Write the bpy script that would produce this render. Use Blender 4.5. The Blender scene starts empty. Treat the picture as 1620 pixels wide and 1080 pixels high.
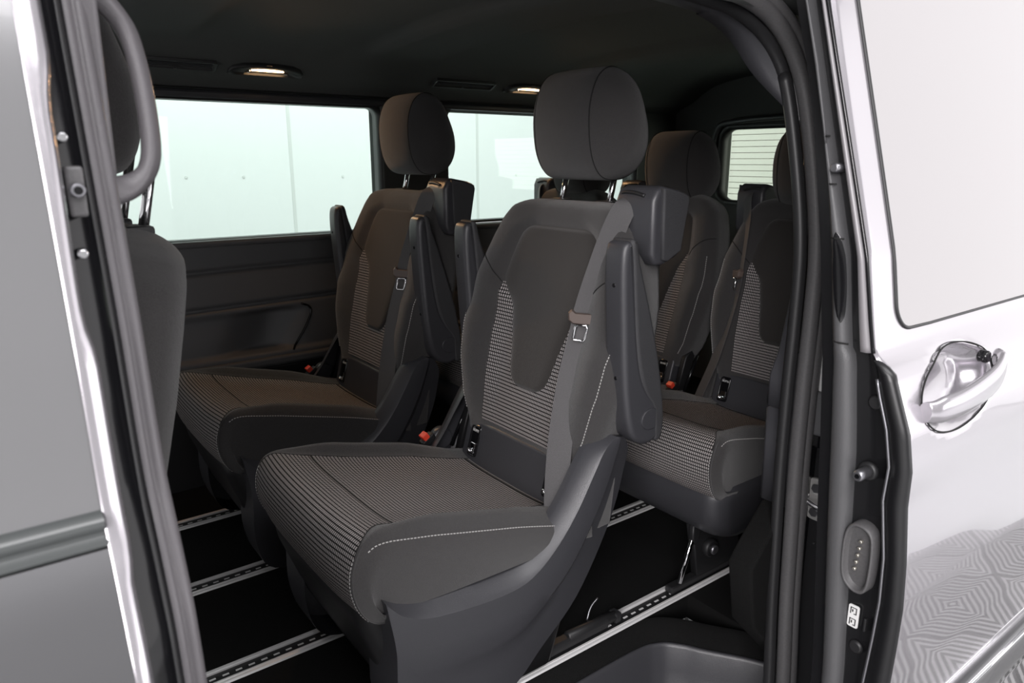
import bpy, bmesh, math, random
from mathutils import Vector, Matrix
random.seed(4)
sc = bpy.context.scene
COL = sc.collection
# ------------------------------------------------------------------ camera
cd = bpy.data.cameras.new('camera'); cam = bpy.data.objects.new('camera', cd); COL.objects.link(cam)
cam.matrix_world = Matrix(((0.798, 0.147, -0.584, 0), (-0.603, 0.195, -0.774, 0), (0, 0.970, 0.244, 0.97), (0, 0, 0, 1)))
q = cam.matrix_world.to_quaternion(); cam.matrix_world = Matrix.Translation((0, 0, 0.97)) @ q.to_matrix().to_4x4()
cd.sensor_width = 36; cd.lens = 25.39; cd.clip_start = 0.02; cd.clip_end = 100
cd.dof.use_dof = True; cd.dof.focus_distance = 1.5; cd.dof.aperture_fstop = 9
sc.camera = cam
# ------------------------------------------------------------------ world, studio lights and added fill lights
w = bpy.data.worlds.new('studio'); sc.world = w; w.use_nodes = True
bg = w.node_tree.nodes['Background']; bg.inputs[0].default_value = (1.0, 0.985, 0.99, 1); bg.inputs[1].default_value = 0.55
sc.view_settings.view_transform = 'Standard'; sc.view_settings.look = 'None'
sc.view_settings.exposure = 0.0; sc.view_settings.gamma = 1

def area(name, loc, target, sx, sy, power, color=(1, 1, 1)):
    l = bpy.data.lights.new(name, 'AREA'); l.shape = 'RECTANGLE'; l.size = sx; l.size_y = sy; l.energy = power; l.color = color
    o = bpy.data.objects.new(name, l); COL.objects.link(o); o.location = loc
    o.rotation_euler = (Vector(target) - Vector(loc)).to_track_quat('-Z', 'Y').to_euler()
    return o
area('studio_softbox_front', (-3.0, -2.3, 2.3), (0.9, 0.8, 0.4), 2.2, 2.0, 260, (1.0, 0.965, 0.98))
area('bright_wall_standin', (7.6, -3.2, 1.9), (1.0, 0.4, 0.8), 8.0, 5.0, 130, (1.0, 0.97, 0.99))  # added light standing in for the bright wall mirrored in the sliding door
area('studio_softbox_top', (0.6, -2.4, 4.6), (0.9, 0.5, 0.3), 4.5, 1.8, 200, (1.0, 0.98, 1.0))
area('added_fill_low', (4.3, -4.4, 1.0), (0.9, 0.9, 0.2), 5.0, 1.8, 95, (1.0, 0.975, 1.0))  # unseen fill light added to brighten the floor rail by the doorway
area('added_fill_far', (1.5, 3.4, 3.2), (1.5, 5.2, 0.9), 6.0, 1.2, 118, (0.97, 1.0, 1.0))  # unseen light added to brighten the wall behind the far windows

# ------------------------------------------------------------------ materials
MATS = {}
def mat(name, col, rough=0.5, metal=0.0, coat=0.0, spec=0.5, emit=None, es=0.0, bump=None, sheen=0.0):
    m = bpy.data.materials.new(name); m.use_nodes = True; nt = m.node_tree; p = nt.nodes['Principled BSDF']
    p.inputs['Base Color'].default_value = (*col, 1); p.inputs['Roughness'].default_value = rough
    p.inputs['Metallic'].default_value = metal; p.inputs['Coat Weight'].default_value = coat
    p.inputs['Coat Roughness'].default_value = 0.03
    p.inputs['Specular IOR Level'].default_value = spec; p.inputs['Sheen Weight'].default_value = sheen
    p.inputs['Sheen Roughness'].default_value = 0.5
    if emit: p.inputs['Emission Color'].default_value = (*emit, 1); p.inputs['Emission Strength'].default_value = es
    if bump:
        sca, st, var = bump
        tc = nt.nodes.new('ShaderNodeTexCoord'); n = nt.nodes.new('ShaderNodeTexNoise'); n.inputs['Scale'].default_value = sca; n.inputs['Detail'].default_value = 4
        nt.links.new(tc.outputs['Object'], n.inputs['Vector'])
        b = nt.nodes.new('ShaderNodeBump'); b.inputs['Strength'].default_value = st; b.inputs['Distance'].default_value = 0.002
        nt.links.new(n.outputs['Fac'], b.inputs['Height']); nt.links.new(b.outputs['Normal'], p.inputs['Normal'])
        if var:
            r = nt.nodes.new('ShaderNodeMapRange'); r.inputs['From Min'].default_value = 0.3; r.inputs['From Max'].default_value = 0.7
            r.inputs['To Min'].default_value = 1 - var; r.inputs['To Max'].default_value = 1 + var
            mx = nt.nodes.new('ShaderNodeVectorMath'); mx.operation = 'SCALE'; mx.inputs[0].default_value = col
            nt.links.new(n.outputs['Fac'], r.inputs['Value']); nt.links.new(r.outputs['Result'], mx.inputs['Scale'])
            nt.links.new(mx.outputs['Vector'], p.inputs['Base Color'])
    MATS[name] = m; return m
fabric = mat('charcoal_fabric', (0.040, 0.038, 0.038), 0.9, spec=0.2, bump=(1400, 0.6, 0.35), sheen=0.25)
fabric_plate = mat('smooth_brown_fabric', (0.034, 0.031, 0.029), 0.95, spec=0.15, bump=(1600, 0.5, 0.25), sheen=0.2)
plastic = mat('charcoal_plastic', (0.042, 0.042, 0.047), 0.33, bump=(900, 0.2, 0))
plastic_dark = mat('black_plastic', (0.012, 0.012, 0.013), 0.5)
trimplastic = mat('grey_grain_plastic', (0.12, 0.121, 0.126), 0.5, bump=(700, 0.25, 0))
armtop = mat('armrest_skin', (0.036, 0.036, 0.039), 0.6, bump=(1100, 0.5, 0.15))
rubber = mat('black_rubber', (0.016, 0.016, 0.017), 0.45)
seal_m = mat('seal_rubber', (0.085, 0.083, 0.085), 0.5, bump=(300, 0.1, 0.1))
gloss_black = mat('gloss_black', (0.006, 0.006, 0.007), 0.12)
carpet = mat('black_carpet', (0.010, 0.010, 0.010), 1.0, spec=0.1, bump=(900, 1.0, 0.5))
headliner = mat('dark_headliner', (0.085, 0.088, 0.086), 0.95, spec=0.1, bump=(800, 0.4, 0.1))
alu = mat('aluminium', (0.88, 0.87, 0.87), 0.35, metal=0.3)
chrome = mat('chrome', (0.8, 0.8, 0.82), 0.08, metal=1.0)
steel = mat('dull_steel', (0.3, 0.3, 0.32), 0.35, metal=0.9)
zinc = mat('zinc_plate', (0.75, 0.74, 0.72), 0.35, metal=0.6)
red = mat('red_release', (0.75, 0.06, 0.03), 0.4)
belt_m = mat('belt_webbing', (0.075, 0.072, 0.074), 0.55, bump=(1200, 0.5, 0.2))
beltplastic = mat('belt_tongue_plastic', (0.10, 0.075, 0.065), 0.45)
thread = mat('pale_thread', (0.42, 0.41, 0.40), 0.8)
seam_m = mat('seam_thread', (0.008, 0.008, 0.008), 0.9)
white = mat('white_paint', (0.75, 0.75, 0.74), 0.5)
paint = mat('silver_grey_paint', (0.47, 0.45, 0.48), 0.22, metal=0.75, coat=1.0)
gpaint = mat('dimmed_door_and_moulding_grey', (0.115, 0.115, 0.12), 0.3, metal=0.6, coat=0.8)  # body grey darkened for the front door's dim reflection; also on the moulding
jamb_m = mat('black_jamb', (0.010, 0.010, 0.011), 0.25)
privacy = mat('privacy_glass', (0.47, 0.455, 0.46), 0.06, metal=0.85)
lampglow = mat('warm_lamp', (1, 0.8, 0.6), 0.5, emit=(1.0, 0.62, 0.32), es=22)
lampcup = mat('lamp_reflector', (0.7, 0.58, 0.46), 0.4)
wallm = mat('studio_wall_white', (0.80, 0.81, 0.81), 0.7)
groove = mat('panel_joint_grey', (0.66, 0.67, 0.66), 0.8)

def glass(name, col, mix=0.03):
    m = bpy.data.materials.new(name); m.use_nodes = True; nt = m.node_tree; nt.nodes.remove(nt.nodes['Principled BSDF'])
    out = nt.nodes['Material Output']; t = nt.nodes.new('ShaderNodeBsdfTransparent'); t.inputs[0].default_value = (*col, 1)
    g = nt.nodes.new('ShaderNodeBsdfGlossy'); g.inputs['Roughness'].default_value = 0.02; x = nt.nodes.new('ShaderNodeMixShader')
    x.inputs[0].default_value = mix; nt.links.new(t.outputs[0], x.inputs[1]); nt.links.new(g.outputs[0], x.inputs[2]); nt.links.new(x.outputs[0], out.inputs[0])
    return m
glass_side = glass('tinted_side_glass', (0.85, 0.92, 0.885))
glass_rear = glass('tinted_rear_glass', (0.90, 0.95, 0.86))

def weave():
    m = bpy.data.materials.new('dashed_weave'); m.use_nodes = True; nt = m.node_tree; p = nt.nodes['Principled BSDF']
    p.inputs['Roughness'].default_value = 0.9; p.inputs['Specular IOR Level'].default_value = 0.2
    N = nt.nodes.new; L = nt.links.new
    uv = N('ShaderNodeUVMap'); uv.uv_map = 'UVMap'; sp = N('ShaderNodeSeparateXYZ'); L(uv.outputs[0], sp.inputs[0])
    def M(op, a, b=None):
        n = N('ShaderNodeMath'); n.operation = op
        for i, v in enumerate((a, b)):
            if v is None: continue
            if isinstance(v, (int, float)): n.inputs[i].default_value = v
            else: L(v, n.inputs[i])
        return n.outputs[0]
    vr = M('DIVIDE', sp.outputs[1], 0.0074); fv = M('FRACT', vr)
    ur = M('DIVIDE', sp.outputs[0], 0.0046); fu = M('FRACT', ur)
    rowm = M('MULTIPLY', M('GREATER_THAN', fv, 0.14), M('LESS_THAN', fv, 0.84))
    dash = M('MULTIPLY', M('GREATER_THAN', fu, 0.18), M('LESS_THAN', fu, 0.70))
    d = M('MULTIPLY', rowm, dash)
    mixc = N('ShaderNodeMix'); mixc.data_type = 'RGBA'; L(d, mixc.inputs[0])
    mixc.inputs[6].default_value = (0.045, 0.042, 0.042, 1); mixc.inputs[7].default_value = (0.36, 0.335, 0.33, 1)
    mix2 = N('ShaderNodeMix'); mix2.data_type = 'RGBA'; L(rowm, mix2.inputs[0]); mix2.inputs[6].default_value = (0.008, 0.008, 0.008, 1); L(mixc.outputs[2], mix2.inputs[7])
    L(mix2.outputs[2], p.inputs['Base Color'])
    b = N('ShaderNodeBump'); b.inputs['Strength'].default_value = 0.5; b.inputs['Distance'].default_value = 0.001; L(d, b.inputs['Height']); L(b.outputs[0], p.inputs['Normal'])
    return m
weave_m = weave()

def tread():   # studio floor plates: diamonds of concentric ribs
    m = bpy.data.materials.new('ribbed_floor_plates'); m.use_nodes = True; nt = m.node_tree; p = nt.nodes['Principled BSDF']
    p.inputs['Roughness'].default_value = 0.45; p.inputs['Metallic'].default_value = 0.2
    N = nt.nodes.new; L = nt.links.new
    tc = N('ShaderNodeTexCoord'); mp = N('ShaderNodeMapping'); mp.inputs['Rotation'].default_value = (0, 0, 0.7); mp.inputs['Scale'].default_value = (2.2, 2.2, 1)
    L(tc.outputs['Object'], mp.inputs[0]); sp = N('ShaderNodeSeparateXYZ'); L(mp.outputs[0], sp.inputs[0])
    def M(op, a, b=None):
        n = N('ShaderNodeMath'); n.operation = op
        for i, v in enumerate((a, b)):
            if v is None: continue
            if isinstance(v, (int, float)): n.inputs[i].default_value = v
            else: L(v, n.inputs[i])
        return n.outputs[0]
    ax = M('ABSOLUTE', M('SUBTRACT', M('FRACT', sp.outputs[0]), 0.5)); ay = M('ABSOLUTE', M('SUBTRACT', M('FRACT', sp.outputs[1]), 0.5))
    r = M('MAXIMUM', ax, ay); rings = M('LESS_THAN', M('FRACT', M('MULTIPLY', r, 18)), 0.5)
    chk = N('ShaderNodeTexChecker'); chk.inputs['Scale'].default_value = 1.0; L(mp.outputs[0], chk.inputs[0])
    v = M('ADD', M('MULTIPLY', rings, 0.42), M('MULTIPLY', chk.outputs['Fac'], 0.05)); v = M('ADD', v, 0.04)
    c = N('ShaderNodeCombineColor')
    for i in range(3): L(v, c.inputs[i])
    L(c.outputs[0], p.inputs['Base Color']); return m
tread_m = tread()

# ------------------------------------------------------------------ helpers
def cr(pts, n=6, closed=False):
    P = [Vector(p) for p in pts]; N = len(P); out = []
    for i in range(N if closed else N - 1):
        a = P[(i - 1) % N] if closed or i > 0 else P[0] * 2 - P[1]
        b = P[i]; c = P[(i + 1) % N]
        d = P[(i + 2) % N] if closed or i + 2 < N else P[-1] * 2 - P[-2]
        for j in range(n):
            t = j / n
            out.append(0.5 * ((2 * b) + (c - a) * t + (2 * a - 5 * b + 4 * c - d) * t * t + (3 * b - a - 3 * c + d) * t * t * t))
    if not closed: out.append(P[-1].copy())
    return out
def interp(x, xs, ys):
    if x <= xs[0]: return ys[0]
    for i in range(1, len(xs)):
        if x <= xs[i]:
            t = (x - xs[i - 1]) / (xs[i] - xs[i - 1]); return ys[i - 1] + t * (ys[i] - ys[i - 1])
    return ys[-1]
def sm(x, xs, ys):   # smoothstepped interpolation
    if x <= xs[0]: return ys[0]
    for i in range(1, len(xs)):
        if x <= xs[i]:
            t = (x - xs[i - 1]) / (xs[i] - xs[i - 1]); t = t * t * (3 - 2 * t); return ys[i - 1] + t * (ys[i] - ys[i - 1])
    return ys[-1]

class MB:
    def __init__(s): s.bm = bmesh.new(); s.uv = s.bm.loops.layers.uv.new('UVMap')
    def grid(s, rows, mi=None, closed=False, uvf=None):
        V = [[s.bm.verts.new(p) for p in r] for r in rows]; n = len(V[0])
        for i in range(len(V) - 1):
            for j in range(n if closed else n - 1):
                k = (j + 1) % n
                try: f = s.bm.faces.new((V[i][j], V[i][k], V[i + 1][k], V[i + 1][j]))
                except ValueError: continue
                f.smooth = True
                if mi: f.material_index = mi(i, j)
                if uvf:
                    for lp, (a, b) in zip(f.loops, ((i, j), (i, j + 1), (i + 1, j + 1), (i + 1, j))): lp[s.uv].uv = uvf(a, b)
        return V
    def cap(s, ring, smooth=False):
        try: f = s.bm.faces.new(ring); f.smooth = smooth; return f
        except ValueError: pass
    def box(s, lo, hi, bev=0.0, rot=None, seg=2, mi=0):
        lo = Vector(lo); hi = Vector(hi); c = (lo + hi) / 2; d = hi - lo
        M = Matrix.Translation(c) @ (rot.to_4x4() if rot else Matrix.Identity(4)) @ Matrix.Diagonal((*d, 1))
        r = bmesh.ops.create_cube(s.bm, size=1, matrix=M)
        fs = set(f for v in r['verts'] for f in v.link_faces)
        for f in fs: f.material_index = mi
        if bev: bmesh.ops.bevel(s.bm, geom=list(set(e for v in r['verts'] for e in v.link_edges)), offset=bev, segments=seg, affect='EDGES', profile=0.5)
        return s
    def cyl(s, a, b, r, r2=None, n=20, bev=0.0):
        a = Vector(a); b = Vector(b); d = b - a; r2 = r if r2 is None else r2
        z = d.normalized(); x = z.orthogonal().normalized(); y = z.cross(x); L = d.length
        prof = [(0, 0), (r - bev, 0), (r, bev), (r2, L - bev), (r2 - bev, L), (0, L)] if bev else [(0, 0), (r, 0), (r2, L), (0, L)]
        V = []
        for rr, h in prof[1:-1]: V.append([s.bm.verts.new(a + z * h + (x * math.cos(t * 2 * math.pi / n) + y * math.sin(t * 2 * math.pi / n)) * rr) for t in range(n)])
        for i in range(len(V) - 1):
            for j in range(n):
                f = s.bm.faces.new((V[i][j], V[i][(j + 1) % n], V[i + 1][(j + 1) % n], V[i + 1][j])); f.smooth = True
        s.bm.faces.new(V[0][::-1]); s.bm.faces.new(V[-1]); return s
    def tube(s, pts, r, n=8, closed=False, flat=None):
        P = [Vector(p) for p in pts]; rows = []; N = len(P); prev = None
        for i in range(N):
            t = (P[(i + 1) % N] - P[i - 1]) if closed else (P[min(i + 1, N - 1)] - P[max(i - 1, 0)])
            t.normalize()
            if prev is None: x = t.orthogonal().normalized()
            else: x = (prev - t * prev.dot(t)).normalized()
            prev = x; y = t.cross(x); rr = r(i) if callable(r) else r
            rows.append([P[i] + (x * math.cos(a * 2 * math.pi / n) + y * math.sin(a * 2 * math.pi / n)) * rr for a in range(n)])
        if closed: rows.append(rows[0])
        V = s.grid(rows, closed=True)
        if not closed: s.cap(V[0][::-1]); s.cap(V[-1])
        return s
    def slab(s, poly, a, b, r, axis='y', seg=4, bulge=0.0):
        """rounded prism: 2-D outline swept along an axis with rounded rims"""
        P = [Vector(p) for p in poly]; n = len(P)
        ar = sum(P[i].x * P[(i + 1) % n].y - P[(i + 1) % n].x * P[i].y for i in range(n))
        if ar < 0: P = P[::-1]
        nr = []
        for i in range(n):
            t = P[(i + 1) % n] - P[i - 1]; t.normalize(); nr.append(Vector((t.y, -t.x)))
        def ring(h, off):
            o = []
            for p, m in zip(P, nr):
                q = p - m * off
                o.append(Vector((q.x, h, q.y)) if axis == 'y' else Vector((h, q.x, q.y)) if axis == 'x' else Vector((q.x, q.y, h)))
            return o
        st = []
        for k in range(seg + 1):
            t = math.pi / 2 * k / seg; st.append((a + r * (1 - math.sin(t)), r * (1 - math.cos(t))))
        st = st[::-1]; rows = [ring(h, o) for h, o in st] + [ring(b - (h - a), o) for h, o in st[::-1]]
        V = s.grid(rows, closed=True); s.cap(V[0][::-1]); s.cap(V[-1]); return s
    def pillow(s, poly, a, b, r, pw=2.3, n=26):
        """rounded cushion: 2-D outline (x, z) swept along y and shrunk to its middle at both ends"""
        P = [Vector(p) for p in poly]; c = sum(P, Vector((0, 0))) / len(P); rows = []
        for k in range(n + 1):
            t = -math.cos(math.pi * k / n); h = (a + b) / 2 + (b - a) / 2 * t
            f = (1 - max(0.0, (abs((b - a) / 2 * t) - ((b - a) / 2 - r)) / r) ** pw) ** (1 / pw)
            f = max(f, 0.02); rows.append([Vector((c.x + (p.x - c.x) * f, h, c.y + (p.y - c.y) * f)) for p in P])
        V = s.grid(rows, closed=True); s.cap(V[0][::-1]); s.cap(V[-1]); return s
    def build(s, name, m, parent=None, org=None, sharp=0):
        bm = s.bm
        bmesh.ops.remove_doubles(bm, verts=bm.verts, dist=1e-6)
        bmesh.ops.recalc_face_normals(bm, faces=bm.faces)
        if org is not None: bmesh.ops.translate(bm, verts=bm.verts, vec=-Vector(org))
        me = bpy.data.meshes.new(name); bm.to_mesh(me); bm.free()
        if sharp: me.set_sharp_from_angle(angle=math.radians(sharp))
        for x in (m if isinstance(m, (list, tuple)) else [m]): me.materials.append(x)
        o = bpy.data.objects.new(name, me); COL.objects.link(o)
        if parent is not None: o.parent = parent
        return o
def rrect(x0, y0, x1, y1, r, n=5):
    out = []
    for cx, cy, a in ((x1 - r, y1 - r, 0), (x0 + r, y1 - r, 90), (x0 + r, y0 + r, 180), (x1 - r, y0 + r, 270)):
        for k in range(n + 1):
            t = math.radians(a + 90 * k / n); out.append((cx + r * math.cos(t), cy + r * math.sin(t)))
    return out
def thing(name, label, cat, loc=(0, 0, 0), group=None):
    o = bpy.data.objects.new(name, None); COL.objects.link(o); o.location = loc; o.empty_display_size = 0.05
    o['label'] = label; o['category'] = cat
    if group: o['group'] = group
    return o
def tag(o, label, cat, group=None):
    o['label'] = label; o['category'] = cat
    if group: o['group'] = group
    return o
def struct(o): o['kind'] = 'structure'; return o
def label(o, t): o['label'] = t; return o
def dashes(mb, pts, nrm, pitch=0.006, ln=0.0038, w=0.0016):
    """row of raised stitches along a polyline"""
    P = [Vector(p) for p in pts]; acc = 0.0; nxt = 0.0
    for i in range(len(P) - 1):
        d = P[i + 1] - P[i]; L = d.length
        if L < 1e-9: continue
        t = d / L; nn = Vector(nrm[i] if isinstance(nrm, list) else nrm); nn = (nn - t * nn.dot(t)).normalized(); b = t.cross(nn)
        while nxt < acc + L:
            p = P[i] + t * (nxt - acc)
            a = p - t * ln / 2; c = p + t * ln / 2; q = []
            for e in (a, c):
                for sx in (-1, 1): q.append(mb.bm.verts.new(e + b * sx * w / 2 + nn * 0.0001)); q.append(mb.bm.verts.new(e + b * sx * w * 0.35 + nn * 0.0012))
            a0, a1, b0, b1, c0, c1, d0, d1 = q
            for f in ((a1, b1, d1, c1), (a0, a1, c1, c0), (b1, b0, d0, d1), (a0, b0, b1, a1), (c1, d1, d0, c0)): mb.bm.faces.new(f)
            nxt += pitch
        acc += L
def text_obj(name, body, size, M, m, parent, extrude=0.0003):
    cu = bpy.data.curves.new('t', 'FONT'); cu.body = body; cu.size = size; cu.align_x = 'CENTER'; cu.align_y = 'CENTER'; cu.extrude = extrude
    to = bpy.data.objects.new('t', cu); me = bpy.data.meshes.new_from_object(to); bpy.data.objects.remove(to); bpy.data.curves.remove(cu)
    me.transform(M); me.materials.append(m); me.name = name
    o = bpy.data.objects.new(name, me); COL.objects.link(o); o.parent = parent; return o
#SECTION2
# ------------------------------------------------------------------ van shell
def B(name, lo, hi, m, bev=0.0, parent=None, **k): return MB().box(lo, hi, bev, **k).build(name, m, parent)
m = MB(); m.box((-1.2, 0.93, -0.06), (2.62, 2.24, 0.0)); m.box((1.21, 0.64, -0.06), (2.62, 0.93, 0.0)); struct(m.build('floor', carpet))
# headliner: curved sheet with a shallow raised cross rib
CP = [(0.66, 1.175), (0.70, 1.215), (0.80, 1.262), (1.0, 1.292), (1.25, 1.303), (1.46, 1.306), (1.7, 1.302), (1.9, 1.29), (2.03, 1.268), (2.10, 1.235), (2.15, 1.205), (2.20, 1.185), (2.235, 1.165)]
cpp = cr([(y, z, 0) for y, z in CP], 4)
def ceil_row(x, off=0.0):
    rib = 0.022 * sm(x, [0.98, 1.02, 1.22, 1.27], [0, 1, 1, 0]) + 0.02 * sm(x, [1.72, 1.78, 1.95, 2.0], [0, 1, 1, 0]) + 0.02 * sm(x, [0.28, 0.34, 0.5, 0.56], [0, 1, 1, 0])
    return [Vector((x, p.x, p.y + off - rib * sm(p.x, [0.7, 0.9, 1.9, 2.08], [0, 1, 1, 0]) * (0 if off else 1))) for p in cpp]
xs = [-1.2 + 0.02 * i for i in range(193)]
m = MB(); ra = [ceil_row(x) for x in xs]; rb = [ceil_row(x, 0.05) for x in xs]
m.grid(ra); m.grid([r for r in rb]); m.grid([[a[0] for a in ra], [b[0] for b in rb]]); m.grid([[a[-1] for a in ra], [b[-1] for b in rb]])
struct(m.build('ceiling', headliner))
# far side wall (inner trim) built round its windows
far = thing('wall_far', 'x', 'x'); del far['label']; del far['category']; struct(far)
YF = 2.235
def wallpiece(x0, z0, x1, z1, name='panel', m=trimplastic, y0=YF, y1=2.32, bev=0.006): return struct(B(name, (x0, y0, z0), (x1, y1, z1), m, bev, far))
wallpiece(-1.2, 1.135, 2.62, 1.26, 'header', headliner)
wallpiece(1.145, 0.72, 1.40, 1.15, 'pillar', headliner, y0=2.225)
wallpiece(2.36, 0.72, 2.62, 1.15, 'pillar', headliner)
wallpiece(0.16, 0.72, 0.30, 1.15, 'pillar', trimplastic)
wallpiece(-1.2, -0.05, 2.62, 0.34, 'lower_panel', plastic_dark, y0=2.20)
# door card between z .34 and .74 with creases and an arched pocket
def card_y(x, z):
    y = 2.205 + 0.03 * sm(z, [0.36, 0.74], [0, 1])
    y -= 0.012 * sm(z, [0.355, 0.365, 0.385, 0.395], [0, 1, 1, 0])
    for zc in (0.655, 0.545): y += 0.012 * math.exp(-((z - zc - 0.02 * (x - 0.95)) / 0.007) ** 2)
    px = sm(x - 0.28 * (z - 0.45), [0.0, 0.05, 0.72, 0.83], [0, 1, 1, 0]); pz = sm(z, [0.385, 0.40, 0.50, 0.525], [0, 1, 1, 0])
    y += 0.050 * px * pz * sm(x - 0.5 * (z - 0.45), [0.56, 0.74], [0.18, 1.0])
    return y
for x0, x1 in ((-1.2, 1.20), (1.20, 2.62)):
    m = MB(); nx = 120 if x0 < 0 else 30
    m.grid([[Vector((x0 + (x1 - x0) * i / nx, card_y(x0 + (x1 - x0) * i / nx if x0 < 0 else -1, 0.335 + 0.40 * j / 90), 0.335 + 0.40 * j / 90)) for j in range(91)] for i in range(nx + 1)])
    m.box((x0, 2.262, 0.335), (x1, 2.32, 0.735))
    struct(m.build('door_card', trimplastic, far))
wallpiece(-1.2, 0.350, 1.2, 0.374, 'ledge', trimplastic, y0=2.175)
m = MB(); m.tube(cr([(x, card_y(x, z) - 0.001, z) for x, z in ((0.828, 0.525), (0.852, 0.515), (0.858, 0.495), (0.835, 0.45), (0.80, 0.40), (0.785, 0.385))], 4), 0.0035); struct(m.build('pocket_trim', gloss_black, far))
# window rubber frames and panes (far side, rear)
def pane(n, x0, z0, x1, z1, g, y=2.285):
    o = rrect(x0, z0, x1, z1, 0.035, 6); i = rrect(x0 + 0.008, z0 + 0.008, x1 - 0.008, z1 - 0.008, 0.03, 6)
    m = MB(); m.grid([[Vector((a, YF - 0.004, b)) for a, b in o], [Vector((a, YF - 0.004, b)) for a, b in i], [Vector((a, y, b)) for a, b in i], [Vector((a, y, b)) for a, b in o]], closed=True)
    f = struct(m.build('window_%d' % n, rubber)); m = MB(); m.slab(o, y, y + 0.004, 0.001)
    struct(m.build('pane', g, f)); return f
pane(1, 0.29, 0.735, 1.15, 1.142, glass_side); pane(2, 1.395, 0.745, 2.365, 1.148, glass_side)
m = MB(); m.box((-1.2, 2.222, 1.138), (2.4, 2.25, 1.162), 0.009); struct(m.build('trim_1', plastic, None))
m = MB(); m.box((-1.2, 2.215, 0.722), (2.4, 2.25, 0.742), 0.008); struct(m.build('trim_2', trimplastic, None))
# rear wall with its window
rear = thing('wall_rear', 'x', 'x'); del rear['label']; del rear['category']; struct(rear)
XR = 2.60
for lo, hi in (((XR, 0.6, -0.05), (XR + 0.06, 2.3, 0.80)), ((XR, 0.6, 1.095), (XR + 0.06, 2.3, 1.34)), ((XR, 0.6, 0.79), (XR + 0.06, 0.88, 1.10)), ((XR, 1.975, 0.79), (XR + 0.06, 2.3, 1.10))): struct(B('panel', lo, hi, headliner, 0.004, rear))
m = MB(); o = rrect(0.87, 0.79, 1.985, 1.105, 0.05, 6); i = rrect(0.885, 0.805, 1.97, 1.09, 0.045, 6)
m.grid([[Vector((XR - 0.012, a, b)) for a, b in o], [Vector((XR - 0.012, a, b)) for a, b in i], [Vector((XR + 0.03, a, b)) for a, b in i]], closed=True); f = struct(m.build('window_3', rubber))
m = MB(); m.slab(o, XR + 0.03, XR + 0.034, 0.001, axis='x'); pn = struct(m.build('pane', glass_rear, f))
m = MB()
for k in range(11): m.tube([(XR + 0.028, 0.9, 0.83 + 0.024 * k), (XR + 0.028, 1.95, 0.83 + 0.024 * k)], 0.0011, n=5)
struct(m.build('heating_wires', mat('heating_wire', (0.30, 0.27, 0.2), 0.6), f))
m = MB(); m.tube(cr([(2.575, 0.9, 1.125), (2.57, 1.5, 1.13), (2.575, 1.9, 1.12), (2.585, 2.0, 1.08), (2.585, 2.01, 0.9)], 6), 0.012); struct(m.build('trim_3', plastic))
# near side behind the aperture: C pillar lining and quarter wall
near = thing('wall_near', 'x', 'x'); del near['label']; del near['category']; struct(near)
struct(B('quarter_panel', (1.25, 0.58, -0.05), (2.62, 0.66, 1.2), headliner, 0.004, near))
def lining(name, pts, m, y0, y1, r=0.006): 
    mm = MB(); mm.slab(pts, y0, y1, r); return struct(mm.build(name, m, near))
lining('upper_lining', [(1.05, 0.62), (1.07, 0.66), (1.09, 0.75), (1.09, 1.18), (1.26, 1.19), (1.26, 0.565), (1.05, 0.565)], plastic, 0.61, 0.672)
lining('middle_lining', [(1.05, 0.562), (1.26, 0.562), (1.26, 0.392), (1.055, 0.392)], plastic, 0.61, 0.672)
lining('lower_lining', [(1.055, 0.388), (1.26, 0.388), (1.26, -0.02), (1.17, 0.0), (1.127, 0.035), (0.993, 0.18), (0.970, 0.30), (1.0, 0.335)], carpet, 0.62, 0.668)
# front part behind the pillar: keeps the cabin dark
struct(B('roof_shell', (-1.2, 0.5, 1.36), (2.66, 2.4, 1.38), paint, 0.0, near))
struct(B('sill_front', (-1.2, 0.62, -0.3), (0.02, 0.9, 0.0), plastic_dark, 0.0, near))
# step well at the entrance
m = MB(); lip = cr([(0.40, 0.885, 0), (0.72, 0.885, 0), (0.98, 0.885, 0), (1.05, 0.872, 0), (1.085, 0.84, 0), (1.11, 0.80, 0), (1.165, 0.72, 0), (1.19, 0.66, 0), (1.20, 0.60, 0)], 6)
cxy = Vector((0.8, 0.60, 0)); rows = []
nr = []
for i in range(len(lip)):
    t = (lip[min(i + 1, len(lip) - 1)] - lip[max(i - 1, 0)]).normalized(); nr.append(Vector((t.y, -t.x, 0)))
for off, z in ((-0.012, -0.04), (-0.010, -0.0285), (-0.006, -0.0262), (-0.002, -0.0275), (0.001, -0.034), (0.010, -0.08), (0.022, -0.15), (0.04, -0.17), (0.3, -0.175)):
    rows.append([Vector((p.x + n_.x * off, p.y + n_.y * off, z)) for p, n_ in zip(lip, nr)])
m.grid(rows); struct(m.build('trim_4', plastic))
m = MB(); m.grid([[Vector((p.x + n_.x * off, p.y + n_.y * off, z)) for p, n_ in zip(lip, nr)] for off, z in ((-0.055, 0.0), (-0.050, 0.0), (-0.04, -0.006), (-0.008, -0.029), (-0.006, -0.05))]); struct(m.build('floor_edge', carpet, bpy.data.objects['floor']))
m = MB(); m.box((-0.2, 0.40, -0.26), (1.3, 0.9, -0.178), 0.004); struct(m.build('trim_5', plastic_dark))

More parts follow.
